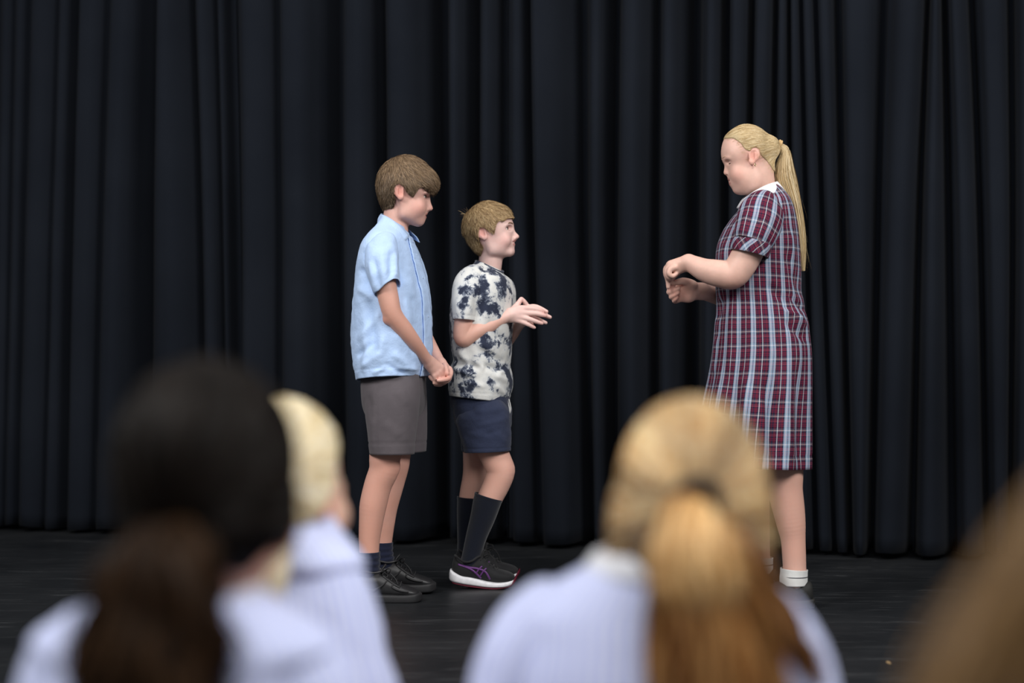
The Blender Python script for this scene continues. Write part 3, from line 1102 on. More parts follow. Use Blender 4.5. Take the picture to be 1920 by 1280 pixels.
# ------------------------------------------------------------------ person in the light blue shirt
def boy_blue():
    P = Person(5.12, 'person standing in a light blue short-sleeved shirt and grey shorts with hands clasped in front', (735, 1128))
    p, k = P.p, P.k
    lo = np.array([p(655, 1135)[0], P.Y - 0.30, -0.01]); hi = np.array([p(860, 280)[0], P.Y + 0.32, p(760, 285)[2]])
    F = Field(lo, hi, 0.0032)
    # trunk (under the clothes)
    for sd in (-1, 1):
        F.cone(p(727 + sd * 8, 510, sd * 0.055), p(735, 640, sd * 0.05), 33 * k, 38 * k, 0.02)
        F.cone(p(735, 640, sd * 0.05), p(737, 735, sd * 0.05), 38 * k, 34 * k, 0.02)
        F.cone(p(732, 462, sd * 0.03), p(722 + sd * 8, 476, sd * 0.125), 18 * k, 17 * k, 0.02)
    F.cone(p(735, 460), p(735, 520), 20 * k, 33 * k, 0.02)
    # neck
    P.limb(F, [(737, 455, 0, 30), (741, 425, 0, 24.5), (744, 395, 0, 24), (748, 375, 0, 24)], 0.02)
    W = build_head(F, P)
    # legs: near one is the right leg
    P.limb(F, [(738, 740, -.07, 32), (731, 800, -.085, 34), (722, 855, -.088, 29), (720, 880, -.088, 27.5), (709, 908, -.088, 25.5),
               (700, 945, -.088, 25), (696, 975, -.088, 22.5), (692.5, 1012, -.088, 19.5), (692, 1040, -.088, 18), (690, 1078, -.088, 17)])
    P.limb(F, [(690, 1085, -.088, 17), (715, 1100, -.09, 17), (755, 1110, -.1, 12)])
    F.ell(p(738, 876, -.088), np.array([11, 12, 13]) * k, None, 0.01)
    P.limb(F, [(746, 740, .07, 32), (748, 800, .087, 34), (744, 850, .09, 27), (741, 872, .09, 26.5), (734, 905, .09, 24.5),
               (725, 940, .09, 23.5), (721, 965, .09, 22), (717.5, 1010, .09, 18.5), (717, 1035, .09, 17), (719, 1060, .09, 17)])
    P.limb(F, [(719, 1068, .09, 16), (745, 1083, .09, 16), (785, 1092, .08, 11)])
    # near (right) arm
    P.limb(F, [(717, 470, -.135, 22), (721, 520, -.17, 20), (729, 562, -.18, 18.8), (737, 590, -.178, 17.2), (757, 618, -.155, 16.6),
               (774, 640, -.13, 14.5), (792, 664, -.09, 11.8), (803, 678, -.065, 10.6)], 0.012)
    F.ell(p(727, 599, -.178), np.array([9, 9, 9]) * k, None, 0.012)
    # far (left) arm
    P.limb(F, [(738, 470, .135, 22), (757, 540, .165, 19), (777, 595, .16, 17), (795, 627, .125, 14.5), (811, 655, .08, 12), (826, 680, .03, 9.5)], 0.012)
    # clasped hands: right hand lies in front, left hand holds its fingers
    hk = 0.004
    F.cone(p(804, 680, -.063), p(819, 697, -.045), 12.0 * k, 12.5 * k, 0.008, flat=((0, 1, 0), 0.75))
    F.cone(p(806, 676, -.062), p(826, 689, -.045), 8.5 * k, 7.5 * k, 0.008, flat=((0, 1, 0), 0.8))
    P.limb(F, [(826, 691, -.045, 5.6), (832, 699, -.035, 5), (829, 708, -.022, 4.6), (822, 711, -.015, 4.2)], hk)      # right index
    P.limb(F, [(824, 697, -.052, 5.8), (829, 704, -.045, 5.2), (826, 712, -.035, 4.8), (818, 713, -.026, 4.2)], hk)    # middle
    P.limb(F, [(820, 701, -.055, 5.6), (824, 707, -.050, 5.0), (820, 713, -.042, 4.6), (813, 712, -.034, 4.0)], hk)    # ring
    P.limb(F, [(815, 704, -.056, 5.2), (816, 710, -.052, 4.6), (811, 711, -.046, 4.0), (806, 706, -.04, 3.6)], hk)      # little
    P.limb(F, [(815, 690, -.03, 6), (824, 700, -.02, 5.2), (829, 706, -.012, 4.4)], hk)                                  # thumb behind
    # left hand
    F.cone(p(827, 682, .028), p(838, 697, .004), 11 * k, 11 * k, 0.008, flat=((0, 1, 0), 0.75))
    P.limb(F, [(834, 684, .0, 5.6), (836, 691, -.026, 5), (838.5, 700.5, -.038, 4.4)], hk)                               # thumb over
    P.limb(F, [(843, 692, .004, 5.6), (845, 699, -.012, 5.2), (841, 709, -.036, 4.6), (831, 712, -.056, 4.2), (822, 713, -.066, 3.8)], hk)
    P.limb(F, [(841, 699, .010, 5.6), (843, 707, -.006, 5), (838, 714, -.028, 4.5), (827, 715.5, -.05, 4.0)], hk)
    P.limb(F, [(837, 704, .014, 5.4), (838, 712, .0, 4.8), (831, 718, -.02, 4.4), (819, 719, -.042, 3.8), (814, 718, -.05, 3.4)], hk)
    P.limb(F, [(832, 707, .018, 5), (832, 715, .008, 4.4), (826, 721, -.008, 4.0), (816, 721, -.026, 3.4)], hk)
    V, Fq = F.mesh(1)
    base = np.array(srgb(220, 174, 160)[:3])
    ex = [(p(740, 878, -.1), 22 * k, (1.0, 0.80, 0.74), 0.6), (p(723, 601, -.19), 15 * k, (1.0, 0.72, 0.66), 0.6)]
    ex += [(p(x, y, d), 26 * k, (0.94, 0.80, 0.70), 0.75) for x, y, d in ((722, 540, -.19), (731, 575, -.19), (745, 603, -.18), (765, 628, -.15), (785, 655, -.11), (800, 640, .11))]
    ex += [(p(x, y, d), 32 * k, (0.95, 0.80, 0.71), 0.8) for x, y, d in ((722, 870, -.12), (708, 910, -.11), (698, 950, -.11), (694, 990, -.11), (692, 1025, -.11), (742, 880, .07), (726, 940, .07), (718, 1000, .07))]
    ex += [(p(a, b, -.05), 9 * k, (1.0, 0.74, 0.70), 0.55) for a, b in ((838, 698), (825, 713), (828, 702), (842, 706))]
    body = mesh_obj('body', V, Fq, MAT_SKIN, P.root, col=skin_colours(V, W, base, ex))
    add_eyes(P, W, 0.05, 0.38, 0.9, srgb(105, 78, 55), 1.0, F)

    # ---------------- hair
    H = Field(p(695, 405) + np.array([0, -.11, 0]), p(835, 278) + np.array([0, .11, 0]), 0.0028)
    H.ell(p(760, 347), np.array([54, 0, 56]) * k + np.array([0, .080, 0]), None, 0)
    H.ell(p(797, 344), np.array([26, 0, 26]) * k + np.array([0, .064, 0]), None, 0.02)
    H.ell(p(727, 365), np.array([18, 0, 30]) * k + np.array([0, .055, 0]), None, 0.02)
    H.from_field(F, 0.004)
    poly = [(816, 371), (806, 363), (794, 350), (786, 356), (776, 371), (768, 367), (762, 353), (754, 348), (744, 350), (741, 362), (744, 379),
            (739, 391), (718, 393), (711, 374), (705, 345), (709, 315), (730, 294), (764, 284), (798, 294), (818, 316), (828, 345), (824, 366)]
    H.clip_poly(poly, P.Y, 0.004)
    hv, hf = H.mesh(2)
    rng = np.random.default_rng(11)
    crown = p(738, 298)
    nrm = H.grad(hv)
    pick = rng.integers(0, len(hv), 30000)
    roots = hv[pick]
    rx, ry = proj(roots)
    keep = H.sample(roots + nrm[pick] * 0.006) > 0.002
    inn = (np.abs(roots[:, 1] - P.Y) > 0.03) | (ry < 355) | (rx < 745)
    roots = roots[keep & inn]
    fw = np.array([1.0, 0, 0])
    def flow(X, t):
        d = unit(X - crown)
        x, y = proj(X)
        front = np.clip((x - 745) / 60, 0, 1)[:, None]
        return d * 0.7 + np.array([0, 0, -1.0]) * (0.55 - 0.1 * front) + fw * front * 0.75
    L = np.where(proj(roots)[1] > 350, 0.016, 0.030) * rng.uniform(0.7, 1.2, len(roots))
    S = grow(H, roots - H.grad(roots) * 0.002, flow, L, 4, 0.004 * rng.uniform(0.2, 1.6, len(roots)), 0.26, rng)
    cols = [np.array(srgb(*c)[:3]) for c in ((126, 104, 82), (144, 119, 92), (108, 88, 68), (160, 134, 104), (96, 78, 60))]
    hair_object('hair', P.root, (hv, hf), [(S, rng.uniform(0.00032, 0.00065, len(S)), H.grad(roots))], cols, rng, 0.8, 'short brown hair with a thick fringe',
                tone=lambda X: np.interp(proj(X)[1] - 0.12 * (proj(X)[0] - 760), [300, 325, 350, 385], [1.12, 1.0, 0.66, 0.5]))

    # ---------------- shirt
    m_sh = cloth('light_blue_cotton', srgb(186, 212, 249), 0.8, 700, 0.03, 0.1, 0.12, 0.16, 30)
    yaw = 0.27
    rings = [(716, 404, 763, 429, .060), (713, 414, 766, 438, .074), (706, 427, 773, 450, .110), (694, 443, 779, 463, .150), (681, 465, 785, 480, .172),
             (673.5, 500, 792, 503, .178), (670, 541, 802, 545, .180), (666, 594, 806.5, 594, .182), (664, 652, 808, 640, .182),
             (666, 684, 806, 676, .184), (674, 714, 801, 704, .186)]
    G = P.ring_loft(rings, 128, 12, 0, yaw)
    M = len(G)
    tz = np.linspace(0, 1, M)
    # curved shirt tail: sides higher than back and front
    th = np.linspace(0, 2 * np.pi, 128, endpoint=False)
    G[..., 2] += (np.clip((tz - 0.72) / 0.28, 0, 1) ** 2)[:, None] * 0.010 * (np.abs(np.sin(th)) ** 1.5)[None]
    G = wrinkle(G, 16, 0.0042, (1, 1, 0.6), seed=3.0, fade=np.clip((tz - 0.2) * 3, 0, 1))
    G = wrinkle(G, 48, 0.0015, seed=7.0, fade=np.clip((tz - 0.2) * 3, 0.15, 1))
    folds = [(690, 560, 700, 650, 10, -9), (672, 640, 712, 585, 7, 6), (668, 668, 705, 640, 6, -6), (680, 690, 712, 660, 6, 5), (706, 650, 712, 704, 3, -2.5),
             (720, 625, 705, 690, 8, 6), (735, 660, 780, 700, 8, 6), (722, 680, 760, 703, 5, -5), (755, 560, 770, 610, 9, 5), (748, 500, 752, 580, 5, -5),
             (676, 500, 690, 540, 6, -8), (672, 540, 700, 560, 6, 6), (686, 470, 692, 500, 5, -5), (700, 700, 720, 690, 4, 4), (740, 690, 785, 690, 4, 3.5),
             (690, 600, 682, 700, 6, 5), (760, 520, 776, 560, 8, 4)]
    G = strokes(G, [f[:5] + (f[5] * 1.7,) for f in folds])
    # stitched hem
    G[-8] += outward(G, grid_normals(G))[-8] * -0.0012
    shirt = quad_loft('shirt', G, m_sh, P.root, thick=0.002)
    # placket: overlapping front edge, turned a little towards the camera
    N_ = outward(G, grid_normals(G))
    jc = 128 - 0
    rows = slice(20, M)
    js = [(-4 + j) % 128 for j in range(0, 8)]
    off = 0.0030 + 0.0004 * np.sin(np.arange(M)[rows] * 0.9) + 0.0003 * np.sin(np.arange(M)[rows] * 2.1)
    PG = G[rows][:, js] + N_[rows][:, js] * off[:, None, None]
    pl = loft_mesh('placket', PG, m_sh, shirt, wrap=False, flip=True)
    solidify(pl, 0.003, 1)
    m_bt = plain('pale_button', srgb(190, 208, 235), 0.3, 0.5)
    for f in (0.10, 0.28, 0.46, 0.64, 0.82):
        i = int(f * (len(PG) - 1)); c = PG[i, 4] + N_[rows][i, js[4]] * 0.003
        n = N_[rows][i, js[4]]
        a = unit(np.cross(n, (0, 0, 1))); b = np.cross(n, a)
        t = np.linspace(0, 2 * np.pi, 12, endpoint=False)
        ringp = lambda r, h: c + n * h + r * (np.cos(t)[:, None] * a + np.sin(t)[:, None] * b)
        loft_mesh('button', np.stack([ringp(.0042, 0), ringp(.0042, .0014), ringp(.0032, .0018), ringp(.0024, .0011)]), m_bt, shirt, caps=(False, True))
    # sleeves
    def sleeve(rows_, folds, seed):
        path = np.array([tuple(p(r[0], r[1], r[2])) + (r[3] * k, r[4]) for r in rows_])
        g = tube_grid(crom(path, 10), 64)
        g = wrinkle(g, 30, 0.0022, seed=seed)
        g = strokes(g, [f[:5] + (f[5] * 1.6,) for f in folds])
        # the hem rides up over the front of the arm
        w_ = np.clip((np.arange(len(g)) - len(g) + 16) / 15.0, 0, 1) ** 1.3
        xr = (g[..., 0] - g[..., 0].mean(1, keepdims=True)) / (k * 25)
        yr = -(g[..., 1] - g[..., 1].mean(1, keepdims=True)) / 0.06
        g[..., 2] += w_[:, None] * 0.026 * np.clip(0.55 + 0.9 * xr, 0, 1) * np.clip(0.6 + 0.8 * yr, 0, 1)
        return quad_loft('sleeve', g, m_sh, shirt, thick=0.002)
    sleeve([(727, 447, -.085, 12, .03), (722, 456, -.115, 24, .045), (717, 472, -.140, 30, .055), (716, 495, -.158, 31, .060), (720, 520, -.170, 28.5, .062), (727, 546, -.178, 24.0, .060)],
           [(700, 480, 712, 545, 5, -5), (715, 470, 722, 540, 6, 4), (733, 470, 733, 530, 5, -4), (741, 470, 742, 530, 4, 4), (693, 490, 704, 550, 4, 4)], 2.0)
    sleeve([(733, 447, .085, 12, .03), (738, 458, .115, 24, .045), (746, 480, .140, 29, .055), (757, 515, .160, 28, .060), (765, 550, .170, 26, .060)], [], 5.0)
    # collar: folded leaf round the neck
    top = [(767, 442, -.040), (750, 423, -.058), (730, 408.5, -.050), (715, 401, 0), (722, 402, .045), (745, 412, .060), (763, 427, .055), (774, 438, .035)]
    bot = [(752, 457, -.085), (737, 447, -.098), (720, 433, -.088), (709, 421, 0), (722, 424, .085), (752, 438, .100), (776, 449, .075), (785, 454, .050)]
    T_ = resample(P.pts(top), 40); B_ = resample(P.pts(bot), 40)
    rowsC = []
    for t in np.linspace(0, 1, 8):
        bulge = 0.007 * math.sin(math.pi * min(1, t * 1.2) * 0.8)
        mid = T_ * (1 - t) + B_ * t
        c = p(740, 425)
        o = unit((mid - c) * np.array([1, 1, 0.3]))
        rowsC.append(mid + o * bulge)
    cl = loft_mesh('collar', np.array(rowsC), m_sh, shirt, wrap=False)
    solidify(cl, 0.003, 0)
    # collar stand inside
    st_t = [(767, 437, -.03), (745, 419, -.052), (727, 407, -.045), (717, 402.5, 0), (724, 404, .042), (745, 413, .052), (764, 429, .04)]
    st_b = [(768, 452, -.03), (748, 440, -.062), (727, 427, -.055), (714, 420, 0), (724, 423, .05), (745, 432, .062), (770, 448, .045)]
    T_ = resample(P.pts(st_t), 32); B_ = resample(P.pts(st_b), 32)
    solidify(loft_mesh('collar_stand', np.array([T_ * (1 - t) + B_ * t for t in (0, 0.5, 1)]), m_sh, shirt, wrap=False), 0.002, 0)

    # ---------------- shorts
    m_so = cloth('grey_twill', srgb(92, 86, 90), 0.85, 800, 0.05, 0.12, 0.15, 0.07, 16)
    rings = [(682, 690, 796, 690, .150), (680, 715, 797, 712, .158), (681, 745, 797, 745, .165), (687, 772, 790, 770, .155), (698, 795, 772, 795, .10)]
    G = wrinkle(P.ring_loft(rings, 80, 6, 0, 0.2), 14, 0.002, seed=1)
    shorts = quad_loft('shorts', G, m_so, P.root, thick=0.002)
    def leg(rows_, folds, seed):
        path = np.array([tuple(p(r[0], r[1], r[2])) + (r[3] * k, r[4]) for r in rows_])
        g = tube_grid(crom(path, 10), 72)
        g = wrinkle(g, 14, 0.0020, (1, 1, 0.4), seed=seed)
        g = strokes(g, folds)
        nn = outward(g, grid_normals(g))
        g[-7] -= nn[-7] * 0.0016
        return quad_loft('leg', g, m_so, shorts, thick=0.002)
    leg([(733, 708, -.078, 52, .07), (735, 742, -.090, 52, .090), (735, 780, -.095, 49, .092), (735, 815, -.097, 44.5, .090), (735, 851, -.098, 41, .088)],
        [(706, 712, 705, 850, 2.2, -2.2), (700, 760, 697, 845, 6, 5), (745, 730, 765, 760, 8, 4), (720, 790, 750, 820, 10, 4), (690, 740, 700, 790, 5, -4)], 4.0)
    leg([(748, 708, .075, 50, .07), (752, 740, .090, 48, .09), (755, 780, .095, 46, .09), (757, 815, .097, 44, .088), (757.5, 846, .098, 41.5, .086)], [], 6.0)

    # ---------------- socks
    m_sk = cloth('navy_knit', srgb(27, 32, 53), 0.95, 500, 0.08, 0.2, 0.4)
    def sock(rows_, seed):
        path = np.array([tuple(p(r[0], r[1], r[2])) + (r[3] * k, r[3] * k) for r in rows_])
        c = crom(path, 8)
        g = tube_grid(c, 40)
        nn = outward(g, grid_normals(g))
        t = np.linspace(0, 1, len(g))
        g = g + nn * (0.0016 * np.sin(t * 34 + seed))[:, None, None] * np.clip(t * 3, 0, 1)[:, None, None]
        return quad_loft('sock', g, m_sk, P.root, thick=0.0018)
    sock([(692, 1034, -.088, 20.5), (692, 1045, -.088, 20.5), (691, 1060, -.088, 21), (690, 1075, -.088, 21), (692, 1090, -.088, 20)], 0)
    sock([(718, 1016, .09, 19), (718, 1030, .09, 19), (719, 1045, .09, 19.5), (722, 1058, .09, 20), (724, 1072, .09, 19)], 1)

    # ---------------- shoes
    m_up = plain('black_leather', (0.020, 0.020, 0.022, 1), 0.42, 0.5, bump=(180, 0.15))
    m_sl = plain('black_rubber', (0.018, 0.018, 0.020, 1), 0.6, 0.4)
    def shoe(dx, dyp, dy):
        def st(rows_): return [(r[0] + dx, r[1] + dyp, r[2] + dyp, r[3], dy) for r in rows_]
        up = shoe_sections(P, st([(666, 1116, 1098, 8), (669, 1117, 1082, 16), (680, 1117, 1072, 20), (697, 1117, 1073, 21), (712, 1117, 1071, 21), (724, 1117, 1077, 21.5),
                                  (738, 1117, 1086, 22.5), (755, 1116, 1095, 23.5), (770, 1116, 1101, 22.5), (781, 1116, 1105, 18), (787, 1116, 1110, 9)]), 44, 2.5)
        o = loft_mesh('shoe', wrinkle(up, 40, 0.0008), m_up, P.root, caps=(True, True))
        so = shoe_sections(P, st([(661, 1126, 1111, 8), (664, 1128, 1110, 18), (680, 1128.5, 1110, 22.5), (705, 1128.5, 1111, 23), (735, 1128.5, 1111, 25), (760, 1128.5, 1111, 26),
                                  (778, 1128, 1110, 23), (787, 1126, 1110, 15), (791, 1123, 1112, 7)]), 44, 5)
        loft_mesh('sole', so, m_sl, o, caps=(True, True))
        # opening collar, tongue, laces, side mark
        cx = [(x + dx, y + dyp, dy + w) for x, y, w in ((669, 1078, 0), (680, 1071, -.042), (700, 1074, -.043), (716, 1071, -.03), (720, 1070, 0), (716, 1071, .03), (700, 1074, .043), (680, 1071, .042), (669, 1078, 0))]
        cord('shoe_collar', P.pts(cx), 0.0038, m_up, o)
        tg = [(712, 1080, 0, 15), (715, 1070, 0, 14), (720, 1062, 0, 11), (724, 1058, 0, 6)]
        path = np.array([tuple(p(r[0] + dx, r[1] + dyp, dy + r[2])) + (0.004, r[3] * k) for r in tg])
        loft_mesh('tongue', tube_grid(crom(path, 4), 20), m_up, o, caps=(True, True))
        for i in range(5):
            x = 719 + i * 8.2; y = 1071.5 + i * 5.2
            cord('lace', P.pts([(x - 2 + dx, y + 6 + dyp, dy - .032), (x + dx, y + 1 + dyp, dy - .022), (x + 1 + dx, y - 2.2 + dyp, dy), (x + dx, y + 1 + dyp, dy + .022), (x - 2 + dx, y + 6 + dyp, dy + .032)]), 0.0021, m_sl, o, n=6, per=4)
        for sd in (-1, 1):
            cord('lace', P.pts([(722 + dx, 1070 + dyp, dy), (727 + dx, 1066 + dyp, dy + sd * .012), (732 + dx, 1068 + dyp, dy + sd * .026), (729 + dx, 1074 + dyp, dy + sd * .02), (724 + dx, 1073 + dyp, dy)]), 0.0022, m_sl, o, n=6, per=5)
            cord('lace', P.pts([(723 + dx, 1070 + dyp, dy), (733 + dx, 1076 + dyp, dy + sd * .025), (742 + dx, 1086 + dyp, dy + sd * .032), (746 + dx, 1096 + dyp, dy + sd * .035)]), 0.0022, m_sl, o, n=6, per=5)
        # overlays and the curved tick on the side: thin raised strips that follow the leather
        def strip(name, pts, wpx, mat):
            pts = np.array([(x + dx, y + dyp) for x, y in pts], float)
            c = crom(pts, 6)
            n = len(c)
            T = unit(np.gradient(c, axis=0)); Nn = np.stack([-T[:, 1], T[:, 0]], 1)
            ww = np.interp(np.linspace(0, 1, n), np.linspace(0, 1, len(wpx)), wpx)
            upx, upy = proj(up)
            rowsS = []
            near = up[..., 1] < P.Y + dy
            U = np.stack([upx[near], upy[near]], 1); Q = up[near]
            for sgn in (-1, 0, 1):
                e = c + Nn * ww[:, None] * sgn
                d = ((U[None] - e[:, None]) ** 2).sum(-1)
                idx = np.argsort(d, 1)[:, :4]
                wgt = 1 / (np.take_along_axis(d, idx, 1) + 0.3)
                yy = (Q[idx][..., 1] * wgt).sum(1) / wgt.sum(1)
                rowsS.append(wp(e[:, 0], e[:, 1], yy - 0.002 - (0.0012 if sgn == 0 else 0)))
            g = np.array(rowsS)
            solidify(loft_mesh(name, g, mat, o, wrap=False), 0.0025, 0)
        strip('side_tick', [(682, 1102), (692, 1108), (704, 1106), (716, 1098), (727, 1087)], [2.2, 4.2, 3.0, 1.8, 0.5], m_sl)
        strip('toe_overlay', [(741, 1090), (735, 1100), (748, 1107), (766, 1110)], [1.2, 1.2, 1.2, 1.0], m_sl)
        strip('eyelet_overlay', [(718, 1078), (728, 1086), (740, 1095), (750, 1101)], [2.0, 2.0, 2.0, 1.4], m_sl)
    shoe(0, 0, -.095)
    shoe(26.5, -19.5, .09)
    return P

boy_blue()
# ------------------------------------------------------------------ person in the tie-dye shirt
def tie_dye():
    m, nt, b = new_mat('tie_dye_cotton')
    v = obj_coord(nt)
    big = noise(nt, v, 16, 2, 0.5, 0.3)
    fine = noise(nt, v, 46, 8, 0.75, 0.3)
    mx = nd(nt, 'ShaderNodeMath', operation='MULTIPLY_ADD')
    mx.inputs[1].default_value = 0.9
    nt.links.new(big.outputs[0], mx.inputs[0])
    ml = nd(nt, 'ShaderNodeMath', operation='MULTIPLY')
    ml.inputs[1].default_value = 0.75
    nt.links.new(fine.outputs[0], ml.inputs[0])
    nt.links.new(ml.outputs[0], mx.inputs[2])
    r = ramp(nt, mx.outputs[0], [(0.0, srgb(44, 50, 68)), (0.735, srgb(48, 54, 72)), (0.785, srgb(120, 128, 144)), (0.83, srgb(212, 214, 214)), (0.95, srgb(226, 226, 222))])
    nt.links.new(r.outputs[0], b.inputs['Base Color'])
    b.inputs['Roughness'].default_value = 0.88
    b.inputs['Specular IOR Level'].default_value = 0.15
    b.inputs['Sheen Weight'].default_value = 0.1
    crumple_bump(nt, v, add_bump(nt, b, noise(nt, v, 900, 2).outputs[0], 0.12, 0.0006), 0.10, 22)
    return m

def boy_dye():
    P = Person(5.42, 'person standing in a grey and white tie-dye T-shirt and navy shorts, holding both hands out', (905, 1098))
    p, k = P.p, P.k
    lo = np.array([p(835, 1105)[0], P.Y - 0.27, -0.01]); hi = np.array([p(1042, 370)[0], P.Y + 0.28, p(920, 372)[2]])
    F = Field(lo, hi, 0.0031)
    for sd in (-1, 1):
        F.cone(p(899 + sd * 6, 560, sd * 0.05), p(903, 680, sd * 0.045), 30 * k, 33 * k, 0.02)
        F.cone(p(903, 680, sd * 0.045), p(902, 765, sd * 0.045), 33 * k, 30 * k, 0.02)
        F.cone(p(906, 522, sd * 0.03), p(892 + sd * 8, 535, sd * 0.11), 15 * k, 15 * k, 0.02)
    F.cone(p(908, 520), p(904, 575), 18 * k, 30 * k, 0.02)
    P.limb(F, [(912, 525, 0, 26), (918, 500, 0, 22.5), (921, 475, 0, 22.5), (921, 455, 0, 24)], 0.018)
    W = build_head(F, P, dict(E=(906, 441), N=(963, 428), C=(963, 476)), yaw=0.16, wide=1.0,
                   over={'ear': (909, 440.5), 'skull': (919.5, 431), 'face': (933, 452), 'muzzle': (956, 458), 'chin': (956.5, 471), 'corner': (955, 454), 'mouth': (966, 455.6), 'ulip': (963.2, 452.4), 'llip': (962.8, 458.8), 'lipu': (965.5, 452.6), 'lipl': (965.5, 458.8)})
    P.limb(F, [(902, 790, -.065, 28), (916, 830, -.080, 28), (932, 864, -.085, 27), (938.5, 884, -.085, 26), (931, 908, -.085, 24.5), (918, 935, -.085, 23),
               (905, 970, -.085, 20.5), (894, 1003, -.085, 17), (886, 1030, -.085, 15.5), (881, 1055, -.085, 15)])
    F.ell(p(951, 880, -.085), np.array([12, 13, 14]) * k, None, 0.012)
    P.limb(F, [(881, 1062, -.085, 14), (900, 1074, -.087, 14), (940, 1082, -.09, 9)])
    P.limb(F, [(896, 790, .065, 28), (894, 830, .08, 27), (892, 868, .08, 24), (889, 893, .08, 22), (880, 925, .08, 18.5), (875.5, 955, .08, 17), (873, 1000, .08, 14.5), (874, 1045, .08, 14)])
    P.limb(F, [(874, 1050, .08, 13), (895, 1062, .08, 13), (935, 1072, .08, 8)])
    # arms
    P.limb(F, [(884, 528, -.105, 16), (876, 560, -.135, 18), (869, 602, -.147, 17), (868.5, 633, -.146, 16.8), (890, 622, -.137, 17), (912, 612, -.118, 15.8),
               (934, 600, -.098, 13), (949, 593, -.085, 11.3), (957, 590, -.08, 11.2)], 0.012)
    P.limb(F, [(906, 528, .105, 16), (918, 570, .135, 17), (932, 620, .14, 16), (940, 645, .12, 15), (957, 628, .075, 13.5), (969, 613, .03, 11), (978, 603, -.005, 10)], 0.012)
    hk = 0.0035
    # near (right) hand, back of the hand to the camera
    fl = ((0, 1, 0), 0.62)
    F.cone(p(957, 589.5, -.08), p(977, 586, -.078), 12.5 * k, 13 * k, 0.008, flat=fl)
    F.cone(p(960, 594, -.08), p(974, 595, -.078), 9.5 * k, 9.5 * k, 0.008, flat=fl)
    P.limb(F, [(972, 579, -.078, 6.5), (984, 577.5, -.080, 5.6), (1000, 578.5, -.080, 4.8), (1011, 581, -.074, 4.4), (1018, 583.5, -.068, 3.6)], hk)
    P.limb(F, [(972, 587, -.080, 6.5), (985, 586.5, -.082, 5.4), (1003, 587.5, -.082, 4.7), (1015, 590, -.076, 4.3), (1022.5, 592, -.070, 3.5)], hk)
    P.limb(F, [(970, 593, -.080, 6.2), (982, 595, -.084, 5.1), (997, 599.5, -.084, 4.5), (1008, 603.5, -.078, 4.1), (1016, 606, -.072, 3.4)], hk)
    P.limb(F, [(968, 599, -.078, 5.6), (979, 603, -.082, 4.6), (990, 608, -.082, 4.0), (997, 611.5, -.078, 3.7), (1002, 614, -.074, 3.1)], hk)
    P.limb(F, [(960, 584, -.072, 7.5), (967, 575, -.064, 6.0), (973, 567, -.056, 4.8), (976.5, 561, -.050, 4.0)], hk)
    # far (left) hand, palm turned to the near one
    F.cone(p(979, 601, -.005), p(989, 588, -.030), 10.5 * k, 12 * k, 0.008, flat=((0.5, 1, 0), 0.62))
    P.limb(F, [(989, 577, -.032, 6), (1002, 574.5, -.042, 4.8), (1014, 578.5, -.048, 4.4), (1025, 584, -.050, 3.6)], hk)
    P.limb(F, [(992, 585, -.032, 6), (1006, 585, -.042, 4.8), (1020, 590, -.046, 4.4), (1031.5, 594.5, -.046, 3.6)], hk)
    P.limb(F, [(990, 592, -.030, 5.8), (1003, 596, -.040, 4.6), (1014, 601, -.044, 4.2), (1023.5, 605, -.044, 3.4)], hk)
    P.limb(F, [(986, 598, -.028, 5.4), (993, 604, -.042, 4.2), (997, 608, -.052, 3.7), (999, 612, -.056, 3.1)], hk)
    P.limb(F, [(984, 583, -.022, 6.6), (987, 573, -.032, 5.2), (982.5, 565, -.042, 4.4), (978, 560, -.046, 3.8)], hk)
    V, Fq = F.mesh(1)
    base = np.array(srgb(233, 196, 187)[:3])
    ex = [(p(958, 882, -.1), 20 * k, (1.0, 0.80, 0.74), 0.6), (p(866, 645, -.15), 14 * k, (1.0, 0.74, 0.68), 0.5)]
    ex += [(p(x, y, d), 24 * k, (0.92, 0.74, 0.62), 0.85) for x, y, d in ((866, 612, -.16), (866, 640, -.16), (885, 632, -.15), (905, 620, -.13), (925, 608, -.11), (968, 622, .05))]
    ex += [(p(x, y, d), 34 * k, (0.92, 0.74, 0.63), 0.85) for x, y, d in ((925, 850, -.11), (938, 870, -.11), (932, 900, -.11), (920, 925, -.11), (890, 860, .06), (885, 890, .06), (875, 925, .06))]
    ex += [(p(a, b_, -.07), 8 * k, (1.0, 0.76, 0.74), 0.55) for a, b_ in ((1018, 583), (1024, 592), (1016, 605), (1002, 613), (977, 562), (1030, 594), (985, 578))]
    mesh_obj('body', V, Fq, MAT_SKIN, P.root, col=skin_colours(V, W, base, ex))
    add_eyes(P, W, 0.0, 0.50, 1.3, srgb(120, 90, 66), 0.8, F, lash=0.55)

    # ---------------- hair
    H = Field(p(855, 492) + np.array([0, -.11, 0]), p(975, 366) + np.array([0, .11, 0]), 0.0028)
    H.ell(p(914, 429), np.array([48, 0, 51]) * k + np.array([0, .083, 0]), None, 0)
    H.ell(p(938, 405), np.array([19, 0, 17]) * k + np.array([0, .056, 0]), None, 0.02)
    H.ell(p(892, 455), np.array([18, 0, 26]) * k + np.array([0, .055, 0]), None, 0.02)
    H.from_field(F, 0.004)
    poly = [(960, 407), (950, 409), (942, 416), (937, 412), (928, 422), (924.5, 440), (917, 434), (911, 428), (905, 426.5), (897, 429), (895.5, 438), (899, 454),
            (906, 467), (901, 480), (891, 474), (876, 456), (869, 438), (868, 422), (873, 404), (888, 388), (905, 380), (922, 377), (940, 384), (956, 392), (963, 403)]
    H.clip_poly(poly, P.Y, 0.004)
    hv, hf = H.mesh(2)
    rng = np.random.default_rng(12)
    crown = p(886, 396)
    roots = hv[rng.integers(0, len(hv), 30000)]
    n0 = H.grad(roots)
